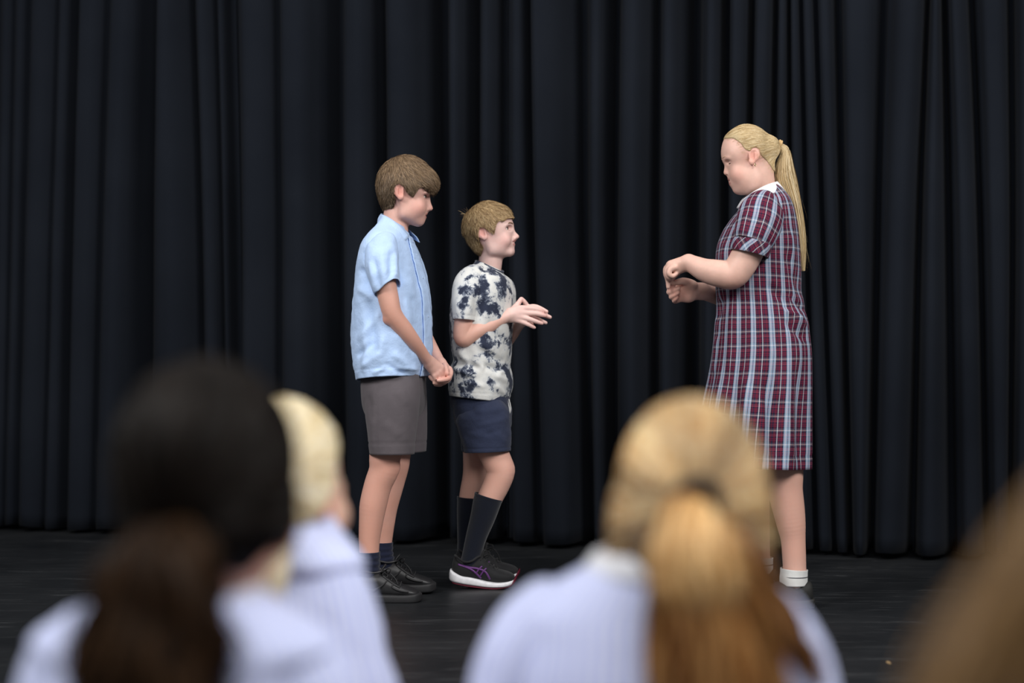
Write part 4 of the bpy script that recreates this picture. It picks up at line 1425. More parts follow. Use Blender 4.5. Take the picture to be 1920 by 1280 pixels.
    rx, ry = proj(roots)
    keep = (H.sample(roots + n0 * 0.006) > 0.002) & ((np.abs(roots[:, 1] - P.Y) > 0.03) | (ry < 404) | (rx < 905))
    roots = roots[keep]
    def flow(X, t):
        d = unit(X - crown)
        x, y = proj(X)
        front = np.clip((x - 900) / 50, 0, 1)[:, None]
        return d * 0.8 + np.array([0, 0, -1.0]) * (0.6 - 0.25 * front) + np.array([1.0, -0.25, 0]) * front * 0.6
    yy = proj(roots)[1]
    L = np.where(yy > 428, 0.018, 0.034) * rng.uniform(0.7, 1.25, len(roots))
    lift = np.where(yy > 428, 0.002, 0.0065) * rng.uniform(0.3, 1.3, len(roots))
    S = grow(H, roots - H.grad(roots) * 0.002, flow, L, 4, lift, 0.28, rng)
    # a tuft standing up at the crown
    tr = np.array([p(874 + rng.uniform(-3, 4), 402 + rng.uniform(-6, 8), rng.uniform(-.02, .02)) for _ in range(16)])
    tl = rng.uniform(0.010, 0.030, 16)
    td = unit(np.stack([rng.normal(-0.8, 0.45, 16), rng.normal(0, .45, 16), rng.normal(0.9, 0.45, 16)], 1))
    t = np.linspace(0, 1, 6)
    tuft = tr[:, None] + td[:, None] * (tl[:, None] * t)[..., None] + np.array([-1, 0, -0.4]) * (0.006 * t ** 2)[None, :, None]
    cols = [np.array(srgb(*c)[:3]) for c in ((170, 142, 102), (190, 162, 120), (142, 114, 80), (206, 180, 138), (122, 96, 68))]
    hair_object('hair', P.root, (hv, hf), [(S, rng.uniform(0.00032, 0.00065, len(S)), H.grad(roots)), (tuft, np.full(16, 0.00032))], cols, rng, 0.8, 'short sandy blond hair',
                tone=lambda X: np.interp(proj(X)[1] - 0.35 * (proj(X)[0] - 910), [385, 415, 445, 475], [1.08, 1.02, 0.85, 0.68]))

    # ---------------- T-shirt
    m_t = tie_dye()
    rings = [(893, 489, 942, 509, .062), (889, 494, 945, 514, .072), (880, 503, 951, 518, .100), (868, 512, 956, 522, .130), (858, 527, 962, 530, .150),
             (849.5, 553, 966, 550, .157), (846, 590, 965, 582, .158), (845.5, 622, 961, 620, .156), (849, 655, 958, 655, .155), (852.5, 676, 955, 684, .156),
             (846, 694, 959, 702, .160), (844, 724, 960, 722, .162), (846, 741, 953, 753, .160)]
    yaw = 0.27
    G = P.ring_loft(rings, 128, 11, 0, yaw)
    M = len(G); tz = np.linspace(0, 1, M)
    G = wrinkle(G, 15, 0.0028, (1, 1, 0.7), seed=13.0, fade=np.clip((tz - 0.2) * 3, 0, 1))
    G = wrinkle(G, 38, 0.0012, seed=17.0, fade=np.clip((tz - 0.2) * 3, 0.1, 1))
    folds = [(852, 676, 905, 690, 6, -9), (905, 690, 935, 702, 6, -7), (848, 690, 890, 705, 6, 7), (890, 680, 950, 715, 6, 7), (905, 685, 952, 694, 5, -8),
             (930, 700, 955, 690, 5, 6), (860, 655, 880, 690, 6, 6), (895, 640, 925, 660, 7, 6), (900, 655, 945, 680, 6, -5), (905, 560, 898, 600, 6, -7), (930, 720, 950, 745, 5, 5),
             (870, 715, 910, 725, 5, 4), (940, 590, 950, 640, 8, 4), (915, 600, 940, 640, 7, -4)]
    G = strokes(G, [f[:5] + (f[5] * 1.5,) for f in folds])
    nn = outward(G, grid_normals(G))
    G[-6] -= nn[-6] * 0.0014
    shirt = quad_loft('shirt', G, m_t, P.root, thick=0.002)
    # ribbed neck band
    m_nb = cloth('dark_rib', srgb(70, 76, 92), 0.9, 600, 0.12, 0.1, 0.3)
    nb = [(942.5, 509, .0), (940, 510, -.03), (927, 505, -.058), (908, 495, -.055), (892.5, 489, 0), (908, 492, .055), (927, 500, .058), (940, 507, .03), (942.5, 509, 0)]
    c = crom(P.pts(nb), 8)
    loft_mesh('neck_band', tube_grid(np.column_stack([c, np.full(len(c), .006), np.full(len(c), .004)]), 12, (0, 0.2, 1)), m_nb, shirt)
    def sleeve(rows_, folds, seed):
        path = np.array([tuple(p(r[0], r[1], r[2])) + (r[3] * k, r[4]) for r in rows_])
        g = tube_grid(crom(path, 10), 64)
        g = wrinkle(g, 28, 0.0016, seed=seed)
        g = strokes(g, folds)
        n_ = outward(g, grid_normals(g)); g[-5] -= n_[-5] * 0.0014
        return quad_loft('sleeve', g, m_t, shirt, thick=0.002)
    sleeve([(900, 507, -.070, 9, .025), (890, 514, -.095, 21, .038), (880, 530, -.120, 27, .046), (874, 555, -.138, 27, .052), (871, 580, -.147, 23.5, .053), (869.5, 600, -.149, 21, .052)],
           [(895, 545, 888, 600, 5, -5), (880, 540, 878, 590, 6, 4), (858, 560, 858, 595, 5, 4)], 2.0)
    sleeve([(908, 507, .070, 9, .025), (908, 514, .095, 21, .038), (911, 530, .120, 26, .046), (917, 560, .138, 25, .052), (924, 598, .146, 22, .052)], [], 5.0)

    # ---------------- shorts
    m_so = cloth('navy_cotton', srgb(44, 51, 74), 0.85, 800, 0.06, 0.15, 0.15, 0.16, 24)
    G = wrinkle(P.ring_loft([(848, 728, 955, 738, .138), (846, 745, 956, 752, .145), (849, 768, 958.5, 772, .148), (856, 795, 958.5, 795, .145), (868, 812, 952, 812, .11)], 80, 6, 0, 0.2), 22, 0.0025, (1, 1, 1.6), seed=1)
    shorts = quad_loft('shorts', G, m_so, P.root, thick=0.002)
    def leg(rows_, folds, seed):
        path = np.array([tuple(p(r[0], r[1], r[2])) + (r[3] * k, r[4]) for r in rows_])
        g = tube_grid(crom(path, 10), 72)
        g = wrinkle(g, 24, 0.0022, (0.7, 1, 1.4), seed=seed)
        g = strokes(g, folds)
        n_ = outward(g, grid_normals(g)); g[-5] -= n_[-5] * 0.0016
        return quad_loft('leg', g, m_so, shorts, thick=0.002)
    leg([(900, 757, -.062, 38, .06), (905, 779, -.080, 50, .083), (909, 800, -.088, 48.5, .087), (913, 826, -.09, 45, .086), (914, 846, -.09, 43, .085)],
        [(880, 775, 945, 765, 5, 4), (890, 800, 950, 785, 5, 4), (870, 760, 900, 780, 5, -4), (920, 800, 950, 830, 6, 4), (860, 790, 875, 840, 5, 4), (905, 815, 940, 805, 5, -4)], 4.0)
    leg([(898, 752, .07, 42, .07), (900, 775, .08, 46, .08), (900, 800, .085, 42, .083), (901, 826, .088, 38, .082), (901, 846, .088, 36, .082)], [], 6.0)
    m_w = cloth('white_cord', srgb(225, 225, 222), 0.9)
    cord('drawstring', P.pts([(951, 748, -.028), (953, 757, -.034), (955.5, 768, -.034), (955, 781, -.032)]), 0.0024, m_w, shorts, n=6)
    cord('drawstring', P.pts([(954, 748, -.015), (956.5, 758, -.018), (957.5, 766, -.018), (956.5, 773, -.018)]), 0.0024, m_w, shorts, n=6)

    # ---------------- knee socks
    m_sk = cloth('navy_long_knit', srgb(18, 23, 36), 0.95, 500, 0.06, 0.25, 0.3)
    def sock(rows_):
        path = np.array([tuple(p(r[0], r[1], r[2])) + (r[3] * k, r[3] * k) for r in rows_])
        g = tube_grid(crom(path, 8), 44)
        n_ = outward(g, grid_normals(g))
        g[:3] += n_[:3] * 0.0012
        return quad_loft('sock', g, m_sk, P.root, thick=0.0015)
    sock([(916.5, 930, -.085, 26.2), (912, 945, -.085, 25.4), (905, 970, -.085, 22.8), (894, 1003, -.085, 19.4), (887, 1030, -.085, 18), (881, 1060, -.085, 18)])
    sock([(877.8, 932, .08, 20.4), (875.8, 955, .08, 19.2), (874, 980, .08, 17), (873.5, 1010, .08, 16), (874, 1050, .08, 16.5)])

    # ---------------- running shoes
    m_up = cloth('black_mesh', (0.017, 0.017, 0.019, 1), 0.75, 500, 0.2, 0.1, 0.5)
    m_ml = plain('white_foam', srgb(226, 226, 230), 0.55, 0.3)
    m_pu = plain('purple_trim', srgb(96, 52, 114), 0.45, 0.4)
    m_rd = plain('dark_red_rubber', srgb(96, 22, 42), 0.55, 0.4)
    m_lc = cloth('black_lace', (0.012, 0.012, 0.013, 1), 0.8)
    def shoe(dx, dyp, dy):
        def st(rows_): return [(r[0] + dx, r[1] + dyp, r[2] + dyp, r[3], dy) for r in rows_]
        up = shoe_sections(P, st([(848, 1082, 1056, 8), (852, 1084, 1044, 14), (860, 1085, 1046, 18), (870, 1086, 1052, 19.5), (882, 1087, 1051, 20), (893, 1089, 1044, 20), (904, 1090, 1043, 20.5),
                                  (918, 1091, 1056, 21.5), (932, 1092, 1065, 23), (946, 1092, 1069, 22.5), (958, 1090, 1073, 18), (965, 1088, 1078, 9)]), 44, 2.4)
        o = loft_mesh('shoe', up, m_up, P.root, caps=(True, True))
        so = shoe_sections(P, st([(842.5, 1083, 1072, 8), (845, 1087, 1066, 16), (853, 1090.5, 1070, 21), (866, 1093, 1076, 22.5), (881, 1095.5, 1078.5, 22), (898, 1097.5, 1083, 23),
                                  (914, 1099, 1087, 25), (932, 1099, 1089, 26.5), (947, 1098, 1088, 25), (958, 1094.5, 1086, 20), (964, 1090, 1084, 12)]), 44, 4)
        so[:, :, 2] = np.maximum(so[:, :, 2], 0.001)
        loft_mesh('midsole', so, m_ml, o, caps=(True, True))
        ou = shoe_sections(P, st([(848, 1091, 1088.5, 14), (856, 1093, 1090, 19), (881, 1097.5, 1094.5, 20.5), (914, 1101, 1098, 24), (935, 1101, 1098, 25), (955, 1098, 1094, 20), (964, 1092, 1083, 15), (969, 1085, 1077, 6)]), 36, 4)
        ou[:, :, 2] = np.maximum(ou[:, :, 2], 0.0005)
        loft_mesh('outsole', ou, m_rd, o, caps=(True, True))
        tg = [(900, 1050, 0, 12), (903, 1041, 0, 12), (906, 1034, 0, 10), (908, 1030, 0, 5)]
        path = np.array([tuple(p(r[0] + dx, r[1] + dyp, dy + r[2])) + (0.005, r[3] * k) for r in tg])
        loft_mesh('tongue', tube_grid(crom(path, 4), 20), m_up, o, caps=(True, True))
        cx = [(x + dx, y + dyp, dy + w) for x, y, w in ((853, 1041, 0), (858, 1045, -.03), (870, 1053, -.04), (884, 1052, -.04), (896, 1044, -.03), (904, 1042, 0), (896, 1044, .03), (884, 1052, .04), (870, 1053, .04), (858, 1045, .03), (853, 1041, 0))]
        cord('shoe_collar', P.pts(cx), 0.004, m_up, o)
        for i in range(5):
            x = 905 + i * 7.0; y = 1044 + i * 5.6
            cord('lace', P.pts([(x - 4 + dx, y + 7 + dyp, dy - .032), (x - 1 + dx, y + 1 + dyp, dy - .02), (x + dx, y - 2 + dyp, dy), (x - 1 + dx, y + 1 + dyp, dy + .02), (x - 4 + dx, y + 7 + dyp, dy + .032)]), 0.0024, m_lc, o, n=6, per=4)
        for sd in (-1, 1):
            cord('lace', P.pts([(906 + dx, 1042 + dyp, dy), (909 + dx, 1033 + dyp, dy + sd * .012), (918 + dx, 1035 + dyp, dy + sd * .03), (915 + dx, 1044 + dyp, dy + sd * .024), (907 + dx, 1044 + dyp, dy)]), 0.0022, m_lc, o, n=6, per=5)
            cord('lace', P.pts([(907 + dx, 1043 + dyp, dy), (917 + dx, 1040 + dyp, dy + sd * .022), (927 + dx, 1050 + dyp, dy + sd * .032), (932 + dx, 1064 + dyp, dy + sd * .036)]), 0.0022, m_lc, o, n=6, per=5)
        upx, upy = proj(up)
        near = up[..., 1] < P.Y + dy
        U = np.stack([upx[near], upy[near]], 1); Q = up[near]
        def strip(name, pts, wpx, mat):
            pts = np.array([(x + dx, y + dyp) for x, y in pts], float)
            c = crom(pts, 6); n = len(c)
            T = unit(np.gradient(c, axis=0)); Nn = np.stack([-T[:, 1], T[:, 0]], 1)
            ww = np.interp(np.linspace(0, 1, n), np.linspace(0, 1, len(wpx)), wpx)
            rowsS = []
            for sgn in (-1, 0, 1):
                e = c + Nn * ww[:, None] * sgn
                d = ((U[None] - e[:, None]) ** 2).sum(-1)
                idx = np.argsort(d, 1)[:, :4]
                wgt = 1 / (np.take_along_axis(d, idx, 1) + 0.3)
                yy = (Q[idx][..., 1] * wgt).sum(1) / wgt.sum(1)
                rowsS.append(wp(e[:, 0], e[:, 1], yy - 0.0016 - (0.0003 if sgn == 0 else 0)))
            solidify(loft_mesh(name, np.array(rowsS), mat, o, wrap=False), 0.0012, 0)
        strip('side_stripe', [(859, 1058), (872, 1062), (886, 1069), (897, 1079), (902, 1084)], [1.4, 1.7, 1.7, 1.7, 1.4], m_pu)
        strip('side_stripe', [(859, 1057.5), (878, 1063), (896, 1066), (910, 1072), (919, 1086)], [1.4, 1.8, 1.9, 1.8, 1.6], m_pu)
        strip('side_stripe', [(904, 1061), (898, 1067), (893, 1074)], [1.5, 1.5, 1.2], m_pu)
        strip('side_stripe', [(912, 1065), (906, 1071), (900, 1080)], [1.5, 1.5, 1.2], m_pu)
    shoe(0, 0, -.085)
    shoe(6, -12.5, .08)

boy_dye()
# ------------------------------------------------------------------ person in the plaid dress
def plaid():
    m, nt, b = new_mat('plaid_cotton')
    uv = nd(nt, 'ShaderNodeTexCoord').outputs['UV']
    sx = nd(nt, 'ShaderNodeSeparateXYZ')
    nt.links.new(uv, sx.inputs[0])
    def fr(sock, per):
        d = nd(nt, 'ShaderNodeMath', operation='DIVIDE'); d.inputs[1].default_value = per
        nt.links.new(sock, d.inputs[0])
        f = nd(nt, 'ShaderNodeMath', operation='FRACT')
        nt.links.new(d.outputs[0], f.inputs[0])
        return f.outputs[0]
    navy, burg, red, dk = srgb(32, 34, 62), srgb(104, 28, 52), srgb(140, 62, 78), srgb(18, 20, 40)
    lb, wh, gr, pe = srgb(172, 198, 226), srgb(232, 234, 242), srgb(80, 88, 102), srgb(214, 190, 184)
    warp = ramp(nt, fr(sx.outputs[0], 0.052), [(0.0, wh), (0.035, navy), (0.09, burg), (0.20, navy), (0.27, burg), (0.32, navy), (0.38, wh), (0.41, lb), (0.49, navy), (0.515, lb), (0.59, wh), (0.625, lb), (0.69, navy),
                                               (0.75, burg), (0.84, navy), (0.89, burg), (0.95, navy)], 'CONSTANT')
    weft = ramp(nt, fr(sx.outputs[1], 0.047), [(0.0, burg), (0.10, dk), (0.14, burg), (0.23, dk), (0.36, gr), (0.47, pe), (0.51, gr), (0.60, dk), (0.72, red), (0.78, dk), (0.82, red), (0.90, dk)], 'CONSTANT')
    mix = nd(nt, 'ShaderNodeMixRGB'); mix.inputs['Fac'].default_value = 0.47
    nt.links.new(warp.outputs[0], mix.inputs['Color1']); nt.links.new(weft.outputs[0], mix.inputs['Color2'])
    nt.links.new(mix.outputs[0], b.inputs['Base Color'])
    b.inputs['Roughness'].default_value = 0.8
    b.inputs['Specular IOR Level'].default_value = 0.2
    crumple_bump(nt, obj_coord(nt), add_bump(nt, b, noise(nt, obj_coord(nt), 900, 2).outputs[0], 0.12, 0.0006), 0.07, 18)
    return m

def girl_plaid():
    P = Person(4.98, 'person standing in a red and blue plaid dress with a white collar, facing left', (1470, 1138))
    p, k = P.p, P.k
    lo = np.array([p(1235, 1140)[0], P.Y - 0.28, -0.01]); hi = np.array([p(1535, 225)[0], P.Y + 0.28, p(1420, 226)[2]])
    F = Field(lo, hi, 0.0033)
    for sd in (-1, 1):
        F.cone(p(1430, 450, sd * 0.06), p(1424, 600, sd * 0.06), 42 * k, 44 * k, 0.02)
        F.cone(p(1424, 600, sd * 0.06), p(1428, 720, sd * 0.075), 46 * k, 50 * k, 0.02)
        F.cone(p(1438, 395, sd * 0.04), p(1432, 404, sd * 0.135), 20 * k, 20 * k, 0.02)
    F.cone(p(1434, 390), p(1430, 460), 26 * k, 42 * k, 0.02)
    P.limb(F, [(1437, 400, 0, 32), (1431, 365, 0, 26), (1428, 335, 0, 24), (1424, 312, 0, 26)], 0.035)
    W = build_head(F, P, dict(E=(1409, 299), N=(1358.5, 306), C=(1384, 360)), yaw=-0.04, wide=1.0, socket=0.78,
                   over={'ntip': (1361.2, 323.2), 'nmid': (1363.2, 314), 'nasion': (1364.8, 306), 'ala': (1366.5, 326), 'nostril': (1363.5, 329), 'nb0': (1369, 307), 'nb1': (1368.5, 316), 'nb2': (1368.5, 325), 'ulip': (1369.3, 335.5), 'llip': (1371.8, 343.8), 'mouth': (1367.3, 339.4), 'corner': (1378, 336.8), 'muzzle': (1378, 341), 'chin': (1383, 354.5), 'lipu': (1366, 335.8), 'lipl': (1369.5, 344), 'chinc': (1378, 357)})
    F.ell(p(1399, 348, 0), np.array([18, 0, 16]) * k + np.array([0, .048, 0]), None, 0.02)
    for sd in (-1, 1):
        F.ell(p(1414, 334, sd * .032), np.array([20, 0, 26]) * k + np.array([0, .034, 0]), None, 0.03)
    # standing (left, near) leg and the other one a little ahead
    P.limb(F, [(1455, 760, -.075, 40), (1468, 840, -.085, 34), (1472, 885, -.085, 33), (1472, 915, -.085, 32), (1478, 950, -.085, 29.5), (1483, 980, -.085, 26.5), (1487, 1010, -.085, 22.5),
               (1489, 1045, -.085, 21.5), (1490, 1070, -.085, 21), (1491, 1100, -.085, 20)], 0.01)
    P.limb(F, [(1491, 1108, -.085, 17), (1460, 1117, -.085, 14), (1420, 1124, -.085, 8)])
    P.limb(F, [(1425, 760, .075, 40), (1418, 840, .09, 34), (1412, 900, .09, 32), (1415, 950, .09, 28), (1421, 1000, .09, 22), (1424, 1045, .09, 20), (1426, 1080, .09, 19)], 0.01)
    P.limb(F, [(1426, 1087, .09, 17), (1396, 1096, .09, 14), (1357, 1102, .09, 8)])
    # near (left) arm
    P.limb(F, [(1432, 402, -.130, 24), (1420, 435, -.168, 27), (1404, 470, -.182, 27.5), (1388, 499, -.182, 27), (1374, 515, -.178, 26), (1357, 514, -.170, 25.5), (1340, 511, -.160, 24),
               (1321, 506, -.145, 21), (1306, 499, -.130, 18), (1292, 492, -.115, 15)], 0.014)
    # far (right) arm
    P.limb(F, [(1428, 402, .130, 24), (1412, 460, .165, 26), (1392, 535, .165, 24), (1380, 560, .150, 23), (1355, 556, .10, 19), (1335, 551, .06, 16.5), (1316, 546, .02, 15)], 0.014)
    hk = 0.004
    # near hand: wrist bent, fingers folded, index pointing down
    F.cone(p(1290, 491, -.112), p(1259, 498.5, -.096), 13.5 * k, 11.0 * k, 0.010, flat=((0, 1, 0), 1.15))
    F.cone(p(1284, 499, -.108), p(1268, 507, -.100), 10 * k, 9 * k, 0.010)
    hk = 0.0025
    P.limb(F, [(1259, 498, -.080, 7.4), (1250, 503, -.076, 6.2), (1249, 513, -.074, 5.4), (1252.5, 526, -.072, 4.8), (1252.8, 538, -.070, 3.9)], 0.004)
    P.limb(F, [(1259, 499, -.094, 7.4), (1250.5, 504, -.092, 6.2), (1248.8, 513, -.091, 5.4), (1252.5, 521.5, -.090, 4.9), (1260, 521.5, -.088, 4.3)], 0.004)
    P.limb(F, [(1261, 500, -.108, 7.2), (1252.5, 505, -.106, 6.0), (1250.8, 514, -.106, 5.2), (1256, 520.5, -.104, 4.7), (1264, 517.5, -.101, 4.2)], 0.004)
    P.limb(F, [(1264, 501, -.120, 6.6), (1256.5, 505.5, -.121, 5.4), (1254.5, 513, -.122, 4.7), (1260.5, 517.5, -.119, 4.3), (1268, 513, -.114, 3.8)], 0.004)
    P.limb(F, [(1278, 502, -.084, 8), (1268, 512, -.072, 6.2), (1261, 520, -.066, 5.2), (1257, 528, -.062, 4.3)], hk)
    # far hand: palm to the camera, fingers curled, thumb on top
    fl = ((0.15, 1, 0), 0.62)
    F.cone(p(1314, 546, .016), p(1289, 545, -.014), 15.5 * k, 20 * k, 0.010, flat=fl)
    F.cone(p(1290, 538, -.014), p(1273, 541, -.020), 15 * k, 12 * k, 0.010, flat=fl)
    F.cone(p(1290, 553, -.012), p(1276, 555, -.016), 13 * k, 10 * k, 0.010, flat=fl)
    F.ell(p(1294, 534, -.030), np.array([15, 9, 9]) * k, None, 0.010)
    P.limb(F, [(1292, 531, -.030, 9), (1281, 527, -.046, 7), (1269, 529, -.056, 5.6), (1259.5, 530.5, -.060, 4.4)], hk)
    P.limb(F, [(1274, 534, -.016, 7), (1260, 533.5, -.014, 6), (1254.5, 538, -.028, 5.4), (1257, 538.5, -.045, 5), (1262, 535.5, -.052, 4.2)], hk)
    P.limb(F, [(1273, 543, -.016, 7), (1259, 545, -.014, 6), (1254.8, 547.5, -.030, 5.6), (1261, 545.5, -.048, 5.2), (1272, 540.5, -.052, 4.4)], hk)
    P.limb(F, [(1275, 551, -.016, 6.6), (1263, 555, -.014, 5.8), (1259, 556.5, -.030, 5.3), (1264, 553, -.046, 4.9), (1271, 548.5, -.050, 4.1)], hk)
    P.limb(F, [(1279, 559, -.014, 6), (1268, 564, -.012, 5), (1264.5, 564, -.026, 4.6), (1266.5, 560.5, -.040, 4.2), (1269.5, 557, -.044, 3.6)], hk)
    V, Fq = F.mesh(1)
    base = np.array(srgb(224, 182, 166)[:3])
    ex = [(p(1376, 538, -.19), 22 * k, (1.0, 0.78, 0.74), 0.55), (p(1284, 552, -.04), 18 * k, (1.0, 0.76, 0.74), 0.6)]
    ex += [(p(x, y, -.11), 40 * k, (0.92, 0.80, 0.76), 0.8) for x, y in ((1475, 900), (1478, 940), (1484, 985), (1488, 1030))]
    ex += [(p(a, b_, -.05), 8 * k, (1.0, 0.74, 0.72), 0.6) for a, b_ in ((1260, 532), (1262, 540), (1264, 550), (1267, 560), (1262, 520), (1252, 536), (1270, 520))]
    mesh_obj('body', V, Fq, MAT_SKIN, P.root, col=skin_colours(V, W, base, ex))
    add_eyes(P, W, 0.8, 0.30, 0.0, srgb(212, 172, 146), 0.6, F, True, 0.6)

    # ---------------- hair pulled back into a ponytail
    H = Field(p(1345, 335) + np.array([0, -.11, 0]), p(1480, 222) + np.array([0, .11, 0]), 0.0028)
    H.from_field(F, 0.0032)
    H.ell(p(1442, 278), np.array([20, 0, 24]) * k + np.array([0, .045, 0]), None, 0.02)
    poly = [(1358, 262), (1370, 263), (1383, 274), (1391, 286), (1399, 290), (1403, 283), (1410, 281), (1417, 285), (1420, 295), (1433, 305), (1446, 320), (1451, 323),
            (1460, 310), (1467, 290), (1466, 270), (1458, 254), (1440, 238), (1416, 228), (1388, 233), (1368, 246), (1356, 257)]
    H.clip_poly(poly, P.Y, 0.003)
    hv, hf = H.mesh(2)
    rng = np.random.default_rng(14)
    tie = p(1462, 272)
    roots = hv[rng.integers(0, len(hv), 20000)]
    keep = (H.sample(roots + H.grad(roots) * 0.006) > 0.002)
    roots = roots[keep]
    def flow(X, t):
        d = unit(tie - X)
        return d + np.array([0.35, 0, 0.12])
    dist = np.linalg.norm(tie - roots, axis=1)
    L = np.minimum(dist * 0.95, rng.uniform(0.03, 0.075, len(roots)))
    S = grow(H, roots - H.grad(roots) * 0.0015, flow, L, 5, 0.0012, 0.06, rng)
    cols = [np.array(srgb(*c)[:3]) for c in ((206, 180, 134), (220, 197, 154), (190, 162, 116), (230, 212, 174), (172, 144, 100))]
    # fine baby hair over the hairline, temples and nape
    line = np.array([(1361, 262), (1374, 265), (1386, 277), (1393, 290), (1399, 301)] ), np.array([(1420, 294), (1433, 306), (1446, 321), (1451, 325)])
    bx_, by_ = proj(V)
    side = (np.abs(V[:, 1] - P.Y) > 0.004) & (by_ < 335)
    br = []
    for ln in line:
        c2 = crom(np.array(ln, float), 8)
        d2 = np.min(np.hypot(bx_[side][:, None] - c2[None, :, 0], by_[side][:, None] - c2[None, :, 1]), 1)
        br.append(V[side][d2 < 3.6])
    br = np.vstack(br)
    br = br[rng.integers(0, len(br), 420)]
    BS = grow(F, br, flow, rng.uniform(0.010, 0.024, len(br)), 4, 0.0022, 0.10, rng)
    hair = hair_object('hair', P.root, (hv, hf), [(BS, np.full(len(BS), 0.00018)), (S, rng.uniform(0.0003, 0.0006, len(S)), H.grad(roots))], cols, rng, 0.85, 'fair hair combed back')
    core = np.array([tuple(p(x, y, d)) + (w * k,) for x, y, d, w in
                     ((1459, 271, 0, 4.5), (1466, 273.5, 0, 6), (1472, 285, 0, 9), (1471, 310, 0, 14), (1472, 330, 0, 17), (1477, 350, 0, 16.5), (1486, 378, -.005, 14), (1493, 410, -.008, 12), (1499, 450, -.01, 10), (1503, 482, -.012, 7), (1506, 508, -.012, 3))])
    c = resample(core, 26)
    g = tube_grid(np.column_stack([c[:, :3], c[:, 3] * 0.86, c[:, 3] * 1.1]), 20)
    capV, capF = g.reshape(-1, 3), grid_faces(len(g), 20)
    n = 4200
    a = rng.uniform(0, 2 * np.pi, n); rr = np.sqrt(rng.uniform(0.35, 1.1, n))
    T = unit(np.gradient(c[:, :3], axis=0)); A = unit(np.cross(np.broadcast_to([0, 1.0, 0], T.shape), T)); B = np.cross(T, A)
    wv = rng.normal(0, 0.10, (n, 2)); 
    s0 = np.where(rng.random(n) < 0.75, 0.0, rng.uniform(0, 0.25, n)); s1 = rng.uniform(0.55, 1.02, n)
    K = 11
    t = s0[:, None] + (s1 - s0)[:, None] * np.linspace(0, 1, K)
    fi = np.clip(t, 0, 1) * (len(c) - 1)
    i0 = np.clip(fi.astype(int), 0, len(c) - 2); f = (fi - i0)[..., None]
    pos = c[i0, :3] * (1 - f) + c[i0 + 1, :3] * f
    wd = (c[i0, 3:] * (1 - f) + c[i0 + 1, 3:] * f)
    fly = 1 + 0.25 * rng.random((n, 1)) * t ** 2
    ca = (np.cos(a) * rr)[:, None] * fly + wv[:, :1] * np.sin(t * 6 + a[:, None])
    sa = (np.sin(a) * rr)[:, None] * fly + wv[:, 1:] * np.cos(t * 5 + a[:, None])
    St = pos + wd * (ca[..., None] * A[i0] + sa[..., None] * 1.15 * B[i0])
    # loose flyaway hairs
    nf = 90
    idx = rng.integers(0, n, nf)
    off = (rng.normal(0, 0.010, (nf, 1, 3)) + np.array([0.006, 0, 0])) * (np.linspace(0, 1, K) ** 1.3)[None, :, None] * np.array([1, 1, 0.4])
    hair_object('ponytail', P.root, (capV, capF), [(St, rng.uniform(0.0004, 0.0008, n), np.cos(a)[:, None] * A[5] + np.sin(a)[:, None] * B[5]), (St[idx] + off, np.full(nf, 0.00022))], cols, rng, 0.8, 'long straight fair ponytail')
    m_tie = plain('tan_hair_band', srgb(206, 172, 122), 0.6, 0.3)
    for q_ in (0, 1):
        th = np.linspace(0, 2 * np.pi, 17)
        cc = p(1460 + q_ * 3.2, 270 + q_ * 1.4)
        ax = unit(np.array([0.85, 0, -0.35])); b1 = np.array([0, 1.0, 0]); b2 = np.cross(ax, b1)
        pts = cc + 0.0125 * (np.cos(th)[:, None] * b1 + np.sin(th)[:, None] * b2)
        cord('hair_band', pts, 0.0042, m_tie, P.root, n=8, per=2, ref=tuple(ax))
    # earring
    m_er = plain('gold', srgb(225, 205, 160), 0.2, 0.6, 1.0)
    th = np.linspace(0, 2 * np.pi, 13)
    er = p(1408.6, 315, 0); er[1] = W['ear-1'][1] - 0.004
    cord('earring', er + 0.0042 * np.stack([np.cos(th) * 0.5, np.cos(th) * 0.4, np.sin(th)], 1), 0.0013, m_er, P.root, n=6, per=2, ref=(0.3, 0.9, 0.1))

    # ---------------- dress
    m_p = plaid()
    rings = [(1458, 345, 1404, 371, .066), (1465, 352, 1400, 377, .080), (1473, 362, 1393, 385, .112), (1481, 375, 1382, 397, .145), (1488, 395, 1367, 415, .165), (1493, 420, 1354, 435, .174),
             (1498, 455, 1343.5, 462, .176), (1501, 500, 1341, 492, .172), (1504, 545, 1342, 540, .166), (1508, 580, 1342.5, 575, .168), (1513, 607, 1340.5, 608, .178), (1518, 655, 1337, 660, .190),
             (1518.5, 705, 1330.5, 705, .198), (1517, 762, 1321, 755, .207), (1516, 820, 1313, 815, .216), (1515, 876, 1307, 866, .226)]
    G = P.ring_loft(rings, 160, 9, 0, -0.06, 2.25)
    uv = arc_uv(G)
    M = len(G); tz = np.linspace(0, 1, M)
    th = np.linspace(0, 2 * np.pi, 160, endpoint=False)
    # soft flares of the skirt
    fl_ = np.clip((tz - 0.55) / 0.45, 0, 1) ** 1.3
    G = G + outward(G, grid_normals(G)) * (fl_[:, None] * 0.010 * np.sin(th * 9 + 1.2)[None])[..., None]
    G = wrinkle(G, 10, 0.0030, (1, 1, 0.35), seed=23.0, fade=np.clip((tz - 0.15) * 3, 0, 1))
